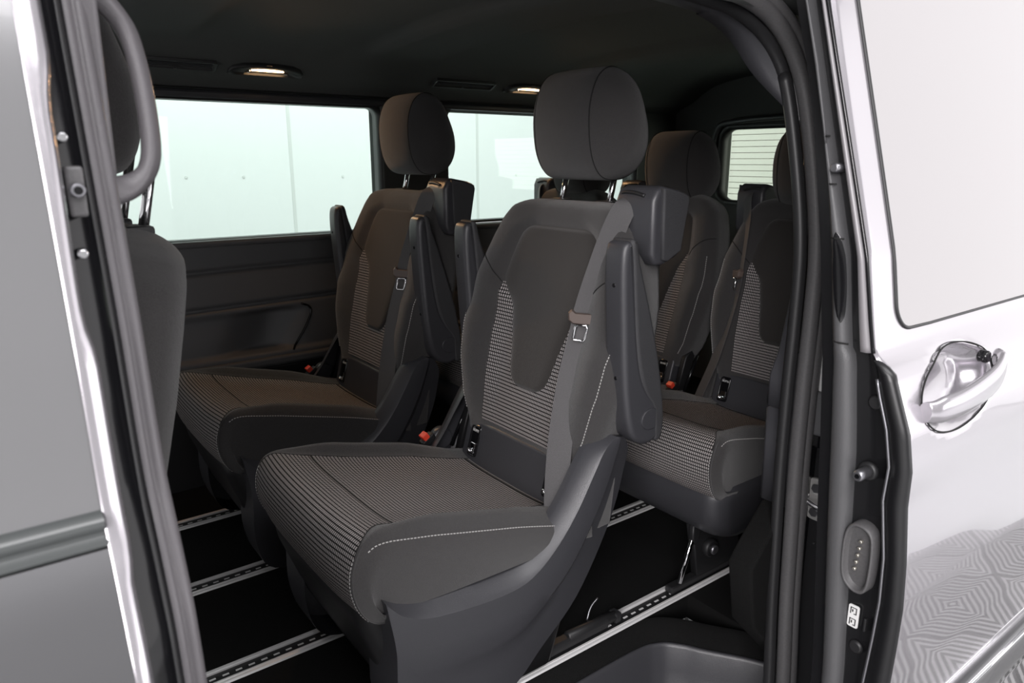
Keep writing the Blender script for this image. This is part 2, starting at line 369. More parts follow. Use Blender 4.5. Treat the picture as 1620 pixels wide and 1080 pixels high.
# ------------------------------------------------------------------ floor rails
railproto = None
RY = (0.955, 1.295, 1.635, 1.975)
rl = ['aluminium seat rail nearest the open doorway, with slotted dark channel', 'aluminium seat rail under the far side of the middle seat by the doorway',
      'aluminium seat rail under the near side of the seat by the far window', 'aluminium seat rail nearest the far wall, beneath the window']
for k, y in enumerate(RY):
    t = thing('seat_rail', rl[k], 'rail', (0.0, y, 0.0), 'seat rails in the floor')
    m = MB(); m.box((-0.6, -0.0205, 0.0), (2.3, 0.0205, 0.0006)); m.build('channel', plastic_dark, t)
    for sgn in (-1, 1):
        m = MB(); prof = [(0.014, 0.0), (0.014, 0.0045), (0.0155, 0.0055), (0.0195, 0.0055), (0.020, 0.0045), (0.0255, 0.004), (0.027, 0.0)]
        r0 = [Vector((-0.6, sgn * a, b)) for a, b in prof]; r1 = [Vector((2.3, sgn * a, b)) for a, b in prof]
        V = m.grid([r0, r1]); m.cap(V[0]); m.cap(V[1][::-1])
        for f_ in m.bm.faces: f_.smooth = False
        m.build('flange', alu, t)
    m = MB()
    for i in range(110): m.box((-0.5 + i * 0.025, -0.002, 0.0006), (-0.488 + i * 0.025, 0.002, 0.0016))
    label(m.build('tooth_strip', alu, t), 'row of small pale teeth in the channel')

# ------------------------------------------------------------------ seats
SV = Vector((0.2607, 0, 0.9654)); DV = Vector((-0.9654, 0, 0.2607))
def BP(l, s, d): return Vector((0.836, l, 0.42)) + SV * s + DV * d
WS = ([-0.02, 0.0, 0.05, 0.14, 0.22, 0.32, 0.40, 0.445, 0.47, 0.487, 0.497], [0.175, 0.185, 0.214, 0.240, 0.250, 0.237, 0.212, 0.193, 0.168, 0.135, 0.095])
PS = ([0.100, 0.103, 0.110, 0.122, 0.14, 0.20, 0.26, 0.275, 0.29, 0.305, 0.32, 0.36, 0.40, 0.418, 0.428, 0.433, 0.436], [0.012, 0.028, 0.044, 0.056, 0.063, 0.077, 0.096, 0.106, 0.124, 0.136, 0.139, 0.131, 0.119, 0.110, 0.098, 0.086, 0.07])
def bh(s): return interp(s, [0, 0.06, 0.12, 0.2, 0.33, 0.45], [0.004, 0.018, 0.032, 0.037, 0.020, 0.006])
def dfront(l, s, W, ws):
    u = min(abs(l) / W, 1.0); d = bh(s) * sm(u, [0.35, 0.80, 1.0], [0, 1, 0.55])
    if u > 0.86: d -= 0.030 * (1 - math.sqrt(max(0.0, 1 - ((u - 0.86) / 0.14) ** 2)))
    pw = interp(s, *PS) * ws
    y = 0.010 * sm(s, [0.24, 0.32], [0, 1]) * max(sm(abs(l), [pw - 0.002, pw + 0.022], [0, 1]), sm(s, [0.430, 0.452], [0, 1]))
    return d + y
def make_seat(kind, lab, group, cat='seat', ws=1.0, mir=1):
    ORG = (0.60, 0, 0)
    root = thing({'front': 'front_seat', 'mid': 'passenger_seat', 'rear': 'rear_seat'}[kind], lab, cat, (0, 0, 0), group)
    def bd(m, name, mt, par=None):
        sh = 24 if name == 'side_cover' else 30 if name in ('seat_belt', 'belt_tongue') else 0
        if mir < 0: bmesh.ops.scale(m.bm, verts=m.bm.verts, vec=(1, -1, 1))
        return m.build(name, mt, par or root, ORG, sh)
    # ---- backrest
    m = MB(); rows = []
    SS = [-0.02 + 0.485 * i / 60 for i in range(61)] + [0.465 + 0.032 * math.sin(math.pi / 2 * k / 8) for k in range(1, 9)]
    NC = 44
    for s in SS:
        W = interp(s, *WS) * ws; k = max(0.0, min(1.0, (s - 0.465) / 0.032)); c = math.sqrt(max(0.0, 1 - k * k)) * 0.96 + 0.04 * (1 - k)
        row = []
        for j in range(NC + 1):
            l = W * math.sin(math.pi / 2 * (2 * j / NC - 1)); row.append(BP(l, s, -0.045 + (dfront(l, s, W, ws) + 0.045) * c))
        for l, d in ((1.0, -0.035), (0.985, -0.06), (0.93, -0.082), (0.6, -0.095), (0, -0.10), (-0.6, -0.095), (-0.93, -0.082), (-0.985, -0.06), (-1.0, -0.035)): row.append(BP(l * W, s, -0.045 + (d + 0.045) * c))
        rows.append(row)
    V = m.grid(rows, closed=True); m.cap(V[0]); m.cap(V[-1][::-1])
    back = bd(m, 'backrest', fabric)
    # patterned insert
    if kind != 'front':
        m = MB(); rows = []; ss = [0.010 + 0.297 * i / 60 for i in range(61)]
        for s in ss:
            W = interp(s, *WS) * ws; iw = interp(s, [0, 0.1, 0.2, 0.305], [0.118, 0.128, 0.134, 0.137]) * ws; row = []
            for j in range(33):
                l = iw * (2 * j / 32 - 1); e = 0.0025 * (1 - abs(2 * j / 32 - 1) ** 14); row.append(BP(l, s, dfront(l, s, W, ws) + e))
            rows.append(row)
        m.grid(rows, uvf=lambda a, b: ((2 * b / 32 - 1) * 0.13, ss[min(a, 60)]))
        label(bd(m, 'patterned_insert', weave_m, back), 'insert with rows of pale dashes')
        m = MB(); rows = []; ss2 = [0.100 + 0.336 * (0.5 - 0.5 * math.cos(math.pi * i / 60)) for i in range(61)]
        for i, s in enumerate(ss2):
            W = interp(s, *WS) * ws; pw = interp(s, *PS) * ws; row = []
            for j in range(31):
                t = 2 * j / 30 - 1; l = pw * math.sin(math.pi / 2 * t); q = abs(l) / pw
                e = 0.007 * (1 - q ** 10) * min(1, sm(s, [0.100, 0.112, 0.425, 0.436], [0, 1, 1, 0])) - 0.001
                row.append(BP(l, s, dfront(l * 0.93, min(s, 0.42), W, ws) * 0.8 + 0.0028 + e))
            rows.append(row)
        V = m.grid(rows); m.cap(V[0]); m.cap(V[-1])
        label(bd(m, 'centre_panel', fabric_plate, back), 'smooth dark centre panel')
        for sg in (-1, 1):
            m = MB(); mm = MB(); pts = []
            for i in range(40):
                s = 0.02 + 0.29 * i / 39; W = interp(s, *WS) * ws; l = sg * W * interp(s, [0.02, 0.2, 0.31], [0.91, 0.905, 0.92]); pts.append(BP(l, s, dfront(l, s, W, ws) + 0.0006))
            dashes(m, pts, DV)
            pts = []
            for i in range(16):
                l = sg * (0.137 * ws + (0.222 * ws - 0.137 * ws) * i / 15); s = 0.305 + 0.06 * math.sin(i / 15 * 1.3); W = interp(s, *WS) * ws; l = math.copysign(min(abs(l), W * 0.985), l); pts.append(BP(l, s, dfront(l, s, W, ws) + 0.0002))
            mm.tube(pts, 0.0013, n=6)
            label(bd(m, 'stitching', thread, back), 'pale stitching along the bolster'); bd(mm, 'seam', seam_m, back)
    # ---- headrest
    hz = {'mid': 0.0, 'rear': -0.065, 'front': 0.02}[kind]
    prof = cr([(p[0], p[1], 0) for p in ((0.985, 1.138), (0.950, 1.116), (0.932, 1.06), (0.938, 0.985), (0.962, 0.942), (1.00, 0.931), (1.045, 0.938), (1.072, 0.975), (1.072, 1.03), (1.050, 1.085), (1.022, 1.128))], 5, True)
    m = MB(); m.pillow([(p.x, p.y) for p in prof], -0.135 * (ws ** 0.5), 0.135 * (ws ** 0.5), 0.075)
    def bendhr(bm):
        for v in bm.verts:
            v.co.x += 1.7 * v.co.y ** 2 * sm(v.co.x, [0.94, 1.07], [1, 0.25]); v.co.z += hz; v.co.x += 0.27 * hz
    if kind == 'front':
        for v in m.bm.verts: v.co.x = 0.960 + (v.co.x - 1.0) * 0.72; v.co.y *= 0.88
    bendhr(m.bm); hr = bd(m, 'headrest', fabric)
    for sg in ((-1, 1) if kind != 'front' else ()):
        m = MB(); pts = []
        for p in prof: pts.append(Vector((p.x, sg * 0.079, p.y)) + (Vector((p.x, 0, p.y)) - Vector((1.004, 0, 1.04))) * -0.02)
        m.tube(pts, 0.0012, n=6, closed=True)
        bendhr(m.bm); bd(m, 'seam', seam_m, hr)
    for sg in (-1, 1):
        m = MB(); m.cyl((1.005 + 0.27 * hz * 0.5, sg * 0.07, 0.865), (1.030 + 0.27 * hz, sg * 0.07, 0.965 + hz), 0.0062, n=14); label(bd(m, 'post', chrome, hr), 'chrome headrest post')
        m = MB(); m.box((0.990, sg * 0.07 - 0.024, 0.880), (1.022, sg * 0.07 + 0.024, 0.8925), 0.004); bd(m, 'post_sleeve', plastic_dark, back)
    # ---- cushion
    CPf = cr([(0.445, 0, 0.285), (0.40, 0, 0.292), (0.376, 0, 0.318), (0.364, 0, 0.358), (0.367, 0, 0.395), (0.385, 0, 0.424), (0.42, 0, 0.429), (0.50, 0, 0.405), (0.60, 0, 0.380), (0.70, 0, 0.356), (0.80, 0, 0.334), (0.845, 0, 0.328)], 5)
    n = len(CPf); arc = [0]
    for i in range(1, n): arc.append(arc[-1] + (CPf[i] - CPf[i - 1]).length)
    m = MB(); rows = []; KS = 3; bcol = 3 * KS
    for i, p in enumerate(CPf):
        t = (CPf[min(i + 1, n - 1)] - CPf[max(i - 1, 0)]).normalized(); N = Vector((-t.z, 0, t.x)); top = max(0.0, N.z) 
        b = sm(p.x if i > 20 else 0.36, [0.366, 0.445, 0.56], [0.208, 0.168, 0.155]) * ws; e = 0.216 * ws
        if i > 44: b = sm(p.x, [0.60, 0.84], [0.155, 0.135]) * ws
        cur = 0.014 * (1 - sm(p.x if i > 20 else 0.37, [0.37, 0.50], [0, 1]))
        def pt(l, o): return Vector((p.x + cur * (abs(l) / 0.22) ** 2.6, l, p.z)) + N * o
        bump = 0.029 * top * sm(p.x, [0.38, 0.52, 0.66, 0.82], [0, 1, 1, 0.45])
        half = [pt(0, 0), pt(b * .33, 0), pt(b * .66, 0.001), pt(b, 0.001 + bump * 0.25), pt(b + (e - b) * .5, bump), pt(e, -0.006 - 0.004 * top + bump * 0.5), pt(e + 0.008, -0.018 - 0.012 * top + bump * 0.35)]
        sp = Vector((p.x + 0.05 * math.exp(-(p.x - 0.36) / 0.05), e + 0.003, 0.297 + 0.02 * math.exp(-(p.x - 0.36) / 0.08)))
        if sp.z > half[-1].z - 0.01: sp.z = half[-1].z - 0.01
        a = half[-1]; half.append(a.lerp(sp, 0.5) + Vector((0, 0.002, 0))); half.append(sp)
        neg = [Vector((v.x, -v.y, v.z)) for v in half[1:]][::-1]
        rows.append(cr(neg + half, KS))
    nc = len(rows[0]) - 1; mid = nc // 2
    m.grid(rows, mi=lambda i, j: 1 if abs(j + 0.5 - mid) < bcol and i > 3 else 0, uvf=lambda a, b_: ((rows[min(a, n - 1)][min(b_, nc)].y), arc[min(a, n - 1)]))
    if ws == ws: cush = bd(m, 'seat_cushion', [fabric, weave_m])
    for sg in (-1, 1):
        m = MB()
        pts = [rows[i][mid + sg * 5 * KS] + Vector((0, 0, 0.0006)) for i in range(25, n - 1)]
        dashes(m, pts, (0, sg * 0.5, 0.85)); label(bd(m, 'stitching', thread, cush), 'pale stitching along the cushion edge'); m = MB()
        pts = [rows[i][mid + sg * (bcol)] + Vector((-0.0005, 0, 0)) for i in range(7, 23)]
        dashes(m, pts, (-1, sg * 0.3, 0), ln=0.0035, w=0.0012); label(bd(m, 'front_stitching', thread, cush), 'pale stitching down the cushion front')
    for i in (33, 50):
        m = MB(); m.tube([v + Vector((0, 0, 0.0002)) for v in rows[i][mid - bcol:mid + bcol + 1]], 0.0014, n=6); bd(m, 'seam', seam_m, cush)
    for sg in (-1, 1): m = MB(); m.tube([rows[i][mid + sg * bcol] for i in range(4, n)], 0.001, n=5); bd(m, 'seam', seam_m, cush)
    if kind == 'front': 
        m = MB(); m.slab([(0.44, 0.30), (0.82, 0.32), (0.84, 0.02), (0.5, 0.02)], -0.19, 0.19, 0.01); bd(m, 'pedestal', plastic_dark); return root
    # ---- lower panel with child-seat anchor slots
    m = MB(); m.slab(rrect(-0.168 * ws, 0.315, 0.168 * ws, 0.422, 0.012), 0.822, 0.90, 0.006, axis='x')
    def shear(bm):
        for v in bm.verts: v.co.x += 0.27 * (v.co.z - 0.38)
    shear(m.bm); pan = bd(m, 'anchor_panel', plastic)
    for sg in (-1, 1):
        c = sg * 0.128 * ws
        m = MB(); o = rrect(c - 0.016, 0.345, c + 0.016, 0.412, 0.007); i = rrect(c - 0.012, 0.349, c + 0.012, 0.408, 0.005)
        m.grid([[Vector((0.8225, a, b)) for a, b in o], [Vector((0.8185, a, b)) for a, b in rrect(c - 0.0148, 0.3465, c + 0.0148, 0.4105, 0.006)], [Vector((0.8195, a, b)) for a, b in i], [Vector((0.8215, a, b)) for a, b in i]], closed=True)
        V = m.grid([[Vector((0.8212, a, b)) for a, b in i], [Vector((0.8214, a, b)) for a, b in i]], closed=True); m.cap(V[0]); shear(m.bm); sl = bd(m, 'anchor_slot', gloss_black, pan)
        m = MB(); m.tube(cr([(0.8195, c - 0.007, 0.352), (0.812, c - 0.007, 0.362), (0.812, c + 0.007, 0.362), (0.8195, c + 0.007, 0.352)], 5), 0.0016); m.box((0.8195, c - 0.008, 0.352), (0.8208, c + 0.008, 0.374), 0.001); shear(m.bm); label(bd(m, 'anchor_clip', chrome, sl), 'bright metal anchor clip')
        Mx = Matrix.Translation((0.8255 - 0.6, mir * c, 0.4005)) @ Matrix(((0, 0.27, -1, 0), (-1, 0, 0, 0), (0, 1, 0, 0), (0, 0, 0, 1))) @ Matrix.Scale(1, 4)
        label(text_obj('anchor_lettering', 'ISOFIX', 0.0072, Mx, white, sl, 0.0002), 'white ISOFIX lettering')
    # ---- buckle, recliner
    m = MB(); R = Matrix.Rotation(-0.6, 3, 'Y'); bo = 0.0 if kind == 'mid' else -0.035; m.box((0.752, 0.228 + bo, 0.345), (0.786, 0.248 + bo, 0.367), 0.003, R); bk = bd(m, 'belt_buckle', plastic_dark)
    m = MB(); m.box((0.752, 0.2285 + bo, 0.360), (0.768, 0.2475 + bo, 0.3755), 0.002, R); label(bd(m, 'release_button', red, bk), 'red release button')
    m = MB(); m.tube(cr([(0.775, 0.238 + bo, 0.35), (0.80, 0.236 + bo, 0.315), (0.83, 0.23 + bo, 0.30)], 4), 0.007); bd(m, 'buckle_stalk', plastic_dark, bk)
    if kind == 'mid': m = MB(); m.cyl((0.806, 0.232, 0.352), (0.806, 0.258, 0.352), 0.026, n=28, bev=0.004); kn = bd(m, 'recliner_knob', plastic)
    m = MB(); m.slab([(0.81, 0.31), (0.85, 0.32), (0.885, 0.43), (0.87, 0.45), (0.845, 0.43)], 0.185 * ws, 0.205 * ws, 0.004); bd(m, 'hinge_bracket', plastic_dark)
    m = MB(); m.tube([(0.822, 0.225 * ws, 0.335), (0.874, 0.225 * ws, 0.435)], 0.0045); bd(m, 'release_rod', gloss_black)
    m = MB(); m.slab([(0.81, 0.30), (0.90, 0.30), (0.92, 0.47), (0.90, 0.49), (0.86, 0.47)], -0.215 * ws, -0.185 * ws, 0.008); bd(m, 'hinge_cover', fabric)
    # ---- belt retractor and belt
    m = MB(); m.slab(cr([(p[0], p[1], 0) for p in ((0.952, 0.905), (0.966, 0.928), (1.0, 0.928), (1.028, 0.918), (1.036, 0.90), (1.022, 0.82), (1.01, 0.796), (0.975, 0.786), (0.955, 0.80), (0.948, 0.85))], 4, True) and [(0.950, 0.90), (0.958, 0.918), (0.975, 0.926), (1.02, 0.918), (1.036, 0.912), (1.040, 0.90), (1.024, 0.81), (1.018, 0.80), (0.98, 0.787), (0.96, 0.79), (0.950, 0.81)], -0.240 * ws, -0.145 * ws, 0.010, seg=5)
    bx = bd(m, 'belt_retractor', plastic)
    m = MB(); m.slab([(0.968, 0.922), (1.018, 0.915), (1.033, 0.909), (1.036, 0.90), (1.020, 0.812), (0.985, 0.795), (0.972, 0.80)], -0.247 * ws, -0.236 * ws, 0.004); bd(m, 'side_cap', armtop, bx)
    m = MB(); m.tube(cr([(0.954, -0.215 * ws, 0.909), (0.954, -0.19 * ws, 0.914), (0.956, -0.165 * ws, 0.914), (0.960, -0.152 * ws, 0.908)], 5), 0.0035); bd(m, 'belt_slot', plastic_dark, bx)
    path = cr([(0.967, -0.185, 0.905), (0.945, -0.178, 0.890), (0.925, -0.162, 0.83), (0.891, -0.147, 0.72), (0.878, -0.143, 0.66), (0.852, -0.143, 0.576), (0.820, -0.155, 0.46), (0.790, -0.182, 0.345), (0.783, -0.198, 0.27)], 6)
    wd = Vector((0.52, -0.85, 0)).normalized(); m = MB(); rows2 = []
    for i, p in enumerate(path):
        p = Vector((p.x, p.y * (ws if kind == 'mid' else 0.97), p.z)); t = (path[min(i + 1, len(path) - 1)] - path[max(i - 1, 0)]).normalized(); nn = wd.cross(t).normalized(); hw = 0.0235
        a = p - wd * hw; b = p + wd * hw
        rows2.append([a + nn * 0.0007, p + nn * 0.0009, b + nn * 0.0007, b - nn * 0.0007, a - nn * 0.0007])
    m.grid(rows2, closed=True); bl = bd(m, 'seat_belt', belt_m)
    c = path[21]; t = (path[23] - path[19]).normalized(); nn = wd.cross(t).normalized()
    if nn.x > 0: nn = -nn
    def F(a, b_, h): return c + wd * a - t * b_ + nn * h
    m = MB(); outl = [(-0.031, 0.010), (-0.026, 0.016), (-0.018, 0.010), (0.018, 0.010), (0.026, 0.016), (0.031, 0.010), (0.028, -0.004), (0.018, -0.011), (-0.018, -0.011), (-0.028, -0.004)]
    V = m.grid([[F(a * .92, b_ * .9, -0.004) for a, b_ in outl], [F(a, b_, -0.002) for a, b_ in outl], [F(a, b_, 0.007) for a, b_ in outl], [F(a * .88, b_ * .8, 0.011) for a, b_ in outl]], closed=True); m.cap(V[0]); m.cap(V[-1])
    tg = bd(m, 'belt_tongue', beltplastic, bl)
    m = MB(); lp = [(-0.009, -0.012), (0.009, -0.012), (0.0115, -0.017), (0.0115, -0.036), (0.009, -0.041), (-0.009, -0.041), (-0.0115, -0.036), (-0.0115, -0.017)]
    m.tube([F(a, b_, 0.0085) for a, b_ in lp], 0.0026, closed=True); label(bd(m, 'metal_loop', chrome, tg), 'shiny metal latch loop')
    # ---- armrests
    if kind == 'mid':
        for sg in (-1, 1):
            y0, y1 = sorted((sg * 0.212, sg * 0.262)); yo0, yo1 = y0, y1
            body = cr([(p[0], p[1], 0) for p in ((0.884, 0.835), (0.890, 0.80), (0.897, 0.73), (0.905, 0.66), (0.918, 0.60), (0.94, 0.565), (0.968, 0.540), (0.974, 0.51), (0.966, 0.475), (0.935, 0.466), (0.907, 0.480), (0.888, 0.512), (0.874, 0.585), (0.866, 0.68), (0.860, 0.78), (0.862, 0.825), (0.871, 0.838))], 3, True)
            m = MB(); m.slab([(p.x, p.y) for p in body], y0, y1, 0.011, seg=6); ar = bd(m, 'armrest', plastic)
            pad = cr([(p[0], p[1], 0) for p in ((0.878, 0.838), (0.892, 0.838), (0.902, 0.80), (0.930, 0.72), (0.956, 0.635), (0.975, 0.55), (0.980, 0.50), (0.972, 0.47), (0.955, 0.475), (0.950, 0.53), (0.93, 0.56), (0.912, 0.60), (0.898, 0.66), (0.889, 0.73), (0.882, 0.80))], 3, True)
            m = MB(); m.slab([(p.x, p.y) for p in pad], y0 + 0.0005, y1 - 0.0005, 0.008, seg=6)
            for v in m.bm.verts: v.co.y += (-0.0016 if v.co.y < (y0 + y1) / 2 else 0.0016)
            bd(m, 'armrest_pad', armtop, ar)
            m = MB(); yo = sg * 0.2625; a_, b_ = sorted((yo - sg * 0.004, yo + sg * 0.0022))
            m.slab([(0.942 + 0.024 * math.cos(q_) , 0.516 + 0.020 * math.sin(q_)) for q_ in [math.radians(60 + 24 * k) for k in range(11)]], a_, b_, 0.0012); bd(m, 'pivot_cap', plastic, ar)
            for z_ in (0.765, 0.60): m = MB(); m.cyl((interp(z_, [0.6, 0.765], [0.8715, 0.8595]), sg * 0.24, z_), (interp(z_, [0.6, 0.765], [0.8715, 0.8595]) + 0.006, sg * 0.24, z_), 0.0035, n=12); bd(m, 'screw_hole', gloss_black, ar)
            m = MB(); m.cyl((0.945, sg * 0.19, 0.53), (0.945, sg * 0.24, 0.53), 0.02, n=20); bd(m, 'pivot', plastic_dark, ar)
        # ---- side fairings and pedestal
        T = cr([(p[0], p[1], 0) for p in ((0.415, 0.338), (0.425, 0.335), (0.45, 0.327), (0.495, 0.315), (0.585, 0.301), (0.66, 0.298), (0.704, 0.31), (0.746, 0.344), (0.782, 0.385), (0.817, 0.437), (0.845, 0.472), (0.88, 0.488))], 5)
        Bt = cr([(p[0], p[1], 0) for p in ((0.418, 0.325), (0.430, 0.24), (0.430, 0.12), (0.47, 0.04), (0.60, 0.026), (0.68, 0.04), (0.745, 0.09), (0.827, 0.161), (0.896, 0.268), (0.934, 0.36), (0.940, 0.43), (0.915, 0.478))], 5)
        for sg in (-1, 1):
            m = MB(); rr = []
            fr = [(0, 0.190), (0, 0.198), (0.01, 0.206), (0.095, 0.231), (0.125, 0.236), (0.30, 0.238), (0.44, 0.235), (0.50, 0.228), (0.55, 0.221), (0.65, 0.217), (0.8, 0.212), (0.95, 0.206), (1, 0.195), (1, 0.14)]
            for i, (a, b) in enumerate(zip(T, Bt)):
                end = sm(i, [0, 6, 46, 55], [0.55, 1, 1, 0.3]); 
                row = []
                for f_, l_ in fr:
                    p = a.lerp(b, f_); base = 0.205 if i > 30 else 0.195
                    ll = l_ if l_ > base or f_ in (0, 1) else l_
                    if f_ >= 0.3: ll = l_ + (0.237 - l_) * (1 - sm(i, [6, 30], [0, 1])) * (0.0 if f_ == 1 and l_ < 0.15 else 1.0)
                    if i > 40: ll = min(l_, 0.238) if f_ < 0.4 else max(l_, 0.238 - (0.238 - l_) * end) if f_ not in (0, 1) else l_
                    row.append(Vector((p.x, sg * ll, p.y)))
                rr.append(row)
            V = m.grid(rr); m.cap(V[0]); m.cap(V[-1]); bd(m, 'side_cover', plastic)
        m = MB(); rr = []
        for z, xa, xb, l_ in ((0.325, 0.385, 0.84, 0.195), (0.27, 0.395, 0.86, 0.193), (0.15, 0.44, 0.83, 0.188), (0.03, 0.50, 0.80, 0.18)):
            rr.append([Vector((x_, y_, z)) for x_, y_ in rrect(xa, -l_, xb, l_, 0.03)])
        V = m.grid(rr, closed=True); m.cap(V[0]); m.cap(V[-1]); bd(m, 'pedestal', plastic_dark)
        for sg in (-1, 1):
            m = MB(); m.box((0.52, (sg * 0.17 + 0.03) - 0.011, 0.006), (0.97, (sg * 0.17 + 0.03) + 0.011, 0.03), 0.004); m.cyl((0.86, (sg * 0.17 + 0.03) - 0.0, 0.027), (1.0, (sg * 0.17 + 0.03), 0.019), 0.0115, n=16, bev=0.003)
            m.box((0.99, (sg * 0.17 + 0.03) - 0.012, 0.006), (1.008, (sg * 0.17 + 0.03) + 0.013, 0.03), 0.004); m.box((0.50, (sg * 0.17 + 0.03) - 0.012, 0.006), (0.56, (sg * 0.17 + 0.03) + 0.012, 0.05), 0.006); bd(m, 'rail_clamp', rubber)
        m = MB(); m.tube(cr([(0.93, -0.125, 0.028), (0.945, -0.12, 0.05), (0.965, -0.12, 0.065)], 5), 0.002); bd(m, 'release_wire', steel)
    else:
        m = MB(); rr = []
        for z, xa, xb, l_ in ((0.315, 0.405, 0.86, 0.222), (0.28, 0.395, 0.86, 0.222), (0.22, 0.41, 0.85, 0.218), (0.19, 0.43, 0.84, 0.21), (0.165, 0.47, 0.82, 0.19)):
            rr.append([Vector((x_, y_ * ws, z)) for x_, y_ in rrect(xa, -l_, xb, l_, 0.05, 8)])
        V = m.grid(rr, closed=True); m.cap(V[0]); m.cap(V[-1]); bd(m, 'base_skirt', plastic)
    return root
def copy_tree(o, parent=None):
    c = o.copy(); COL.objects.link(c); c.parent = parent
    for ch in list(o.children): copy_tree(ch, c)
    return c
GM = 'individual seats of the middle row'
s1 = make_seat('mid', 'charcoal patterned passenger seat nearest the open doorway, raised armrests', GM)
s1.location = (0.60, 1.095, 0)
s2 = copy_tree(s1); s2.location = (0.60, 1.77, 0); s2['label'] = 'charcoal patterned passenger seat of the middle row beside the far side window'
GR = 'seats of the rear row'
r1 = make_seat('rear', 'rear row seat nearest the door side, partly hidden by the door seal', GR, ws=0.9, mir=-1)
r1.location = (1.385, 1.045, -0.02)
r2 = copy_tree(r1); r2.location = (1.385, 1.50, -0.02); r2['label'] = 'rear row seat in the middle, its headrest left of the rear window'
r3 = copy_tree(r1); r3.location = (1.385, 1.95, -0.02); r3['label'] = 'rear row seat farthest from the doorway, mostly hidden behind the big headrest'
f1 = make_seat('front', 'grey front seat seen from behind, left edge behind the door pillar', None)
f1.location = (-0.235, 1.06, 0)
# leg, lever and bolt under the near rear seat
for n_, mt_, f_ in (('leg_plate', plastic_dark, lambda m: m.slab([(1.23, 0.16), (1.40, 0.16), (1.42, 0.012), (1.26, 0.012), (1.245, 0.09)], 0.945, 0.965, 0.004)),
        ('release_lever', chrome, lambda m: m.tube([(1.238, 0.943, 0.155), (1.192, 0.943, 0.030)], 0.006, n=14)),
        ('lever_sheath', plastic_dark, lambda m: m.slab([(1.222, 0.165), (1.25, 0.165), (1.245, 0.125), (1.232, 0.115), (1.222, 0.13)], 0.935, 0.95, 0.004)),
        ('bolt_boss', plastic_dark, lambda m: m.cyl((1.292, 0.95, 0.087), (1.292, 0.930, 0.087), 0.022, n=28, bev=0.004)),
        ('bolt', steel, lambda m: m.cyl((1.292, 0.932, 0.087), (1.292, 0.922, 0.087), 0.012, n=24, bev=0.003)),
        ('rail_clamp', rubber, lambda m: m.box((1.17, 0.944, 0.006), (1.45, 0.966, 0.022), 0.003))):
    m = MB(); f_(m); m.build(n_, mt_, r1, r1.location)
# ------------------------------------------------------------------ aperture seal and trims
sp_ = [(1.05, 0.588, -0.02), (1.05, 0.588, 0.063), (1.05, 0.597, 0.212), (1.05, 0.602, 0.344), (1.05, 0.606, 0.471), (1.05, 0.607, 0.604), (1.05, 0.606, 0.73), (1.05, 0.608, 0.83), (1.05, 0.621, 0.925), (1.046, 0.645, 1.046), (1.03, 0.658, 1.11), (0.99, 0.664, 1.155), (0.93, 0.667, 1.182), (0.85, 0.668, 1.193), (0.7, 0.668, 1.198), (0.4, 0.668, 1.198), (0.2, 0.668, 1.195)]
spc = cr(sp_, 6)
sealt = thing('door_seal', 'ribbed dark rubber weatherstrip framing the sliding door opening', 'weatherstrip', (1.05, 0.60, 0.0))
m = MB(); m.tube(spc, 0.0125, n=12); m.build('bulb', seal_m, sealt, (1.05, 0.60, 0.0))
m = MB(); m.tube([p + Vector((0.019 * (1 if p.z < 1.1 else 0.6), -0.004, 0.0 if p.z < 1.1 else 0.012)) for p in spc], 0.0095, n=10); m.build('outer_lip', seal_m, sealt, (1.05, 0.60, 0.0))
m = MB(); m.tube([p + Vector((-0.016 * (1 if p.z < 1.1 else 0.5), 0.018, 0.0 if p.z < 1.1 else -0.012)) for p in spc[:]], 0.010, n=10); m.build('inner_lip', rubber, sealt, (1.05, 0.60, 0.0))
# headliner edge band above the opening
m = MB(); rows = []
for p in spc:
    k_ = sm(p.z, [0.98, 1.14], [0, 1])
    if p.z > 0.97: rows.append([p + Vector((-0.01, 0.01, -0.01)) * k_, p + Vector((-0.022, 0.03, -0.018)) * k_, p + Vector((-0.022 - (0.02 if p.x > 0.9 else 0.0), 0.05, -0.02)) * k_, p + Vector((-0.01, 0.07, 0.04)) * k_])
m.grid(rows); struct(m.build('trim_6', plastic))
# ------------------------------------------------------------------ body pillar behind the opening, with lock striker
bp = thing('wall_pillar', 'x', 'x'); del bp['label']; del bp['category']; struct(bp)
_j = mat('dark_satin_paint', (0.05, 0.05, 0.053), 0.3, coat=0.5)
struct(B('jamb_step', (1.07, 0.60, -0.5), (1.12, 0.64, 1.2), gloss_black, 0.004, bp))
struct(B('jamb_recess', (1.092, 0.50, 0.50), (1.11, 0.606, 0.63), gloss_black, 0.002, bp))
struct(B('white_bracket', (1.085, 0.575, 0.60), (1.10, 0.612, 0.70), white, 0.003, bp))
struct(B('grey_bracket', (1.078, 0.562, 0.525), (1.10, 0.606, 0.60), trimplastic, 0.006, bp))
for y_, z_ in ((0.583, 0.50), (0.576, 0.485), (0.585, 0.468), (0.578, 0.450), (0.581, 0.345), (0.570, 0.335), (0.586, 0.325)):
    m = MB(); m.cyl((1.1005, y_, z_), (1.096, y_, z_), 0.003, 0.0015, n=10); struct(m.build('dimple', MATS['dark_satin_paint'], bp))
st = thing('lock_striker', 'bright zinc lock striker plate bolted to the body pillar', 'striker', (1.10, 0.582, 0.41))
m = MB(); m.slab(cr([(0.612, 0.425, 0), (0.606, 0.442, 0), (0.58, 0.446, 0), (0.555, 0.435, 0), (0.548, 0.41, 0), (0.556, 0.38, 0), (0.585, 0.37, 0), (0.606, 0.38, 0), (0.613, 0.40, 0)], 4, True) and rrect(0.550, 0.37, 0.612, 0.446, 0.02), 1.092, 1.0995, 0.002, axis='x'); m.build('plate', zinc, st, (1.10, 0.582, 0.41))
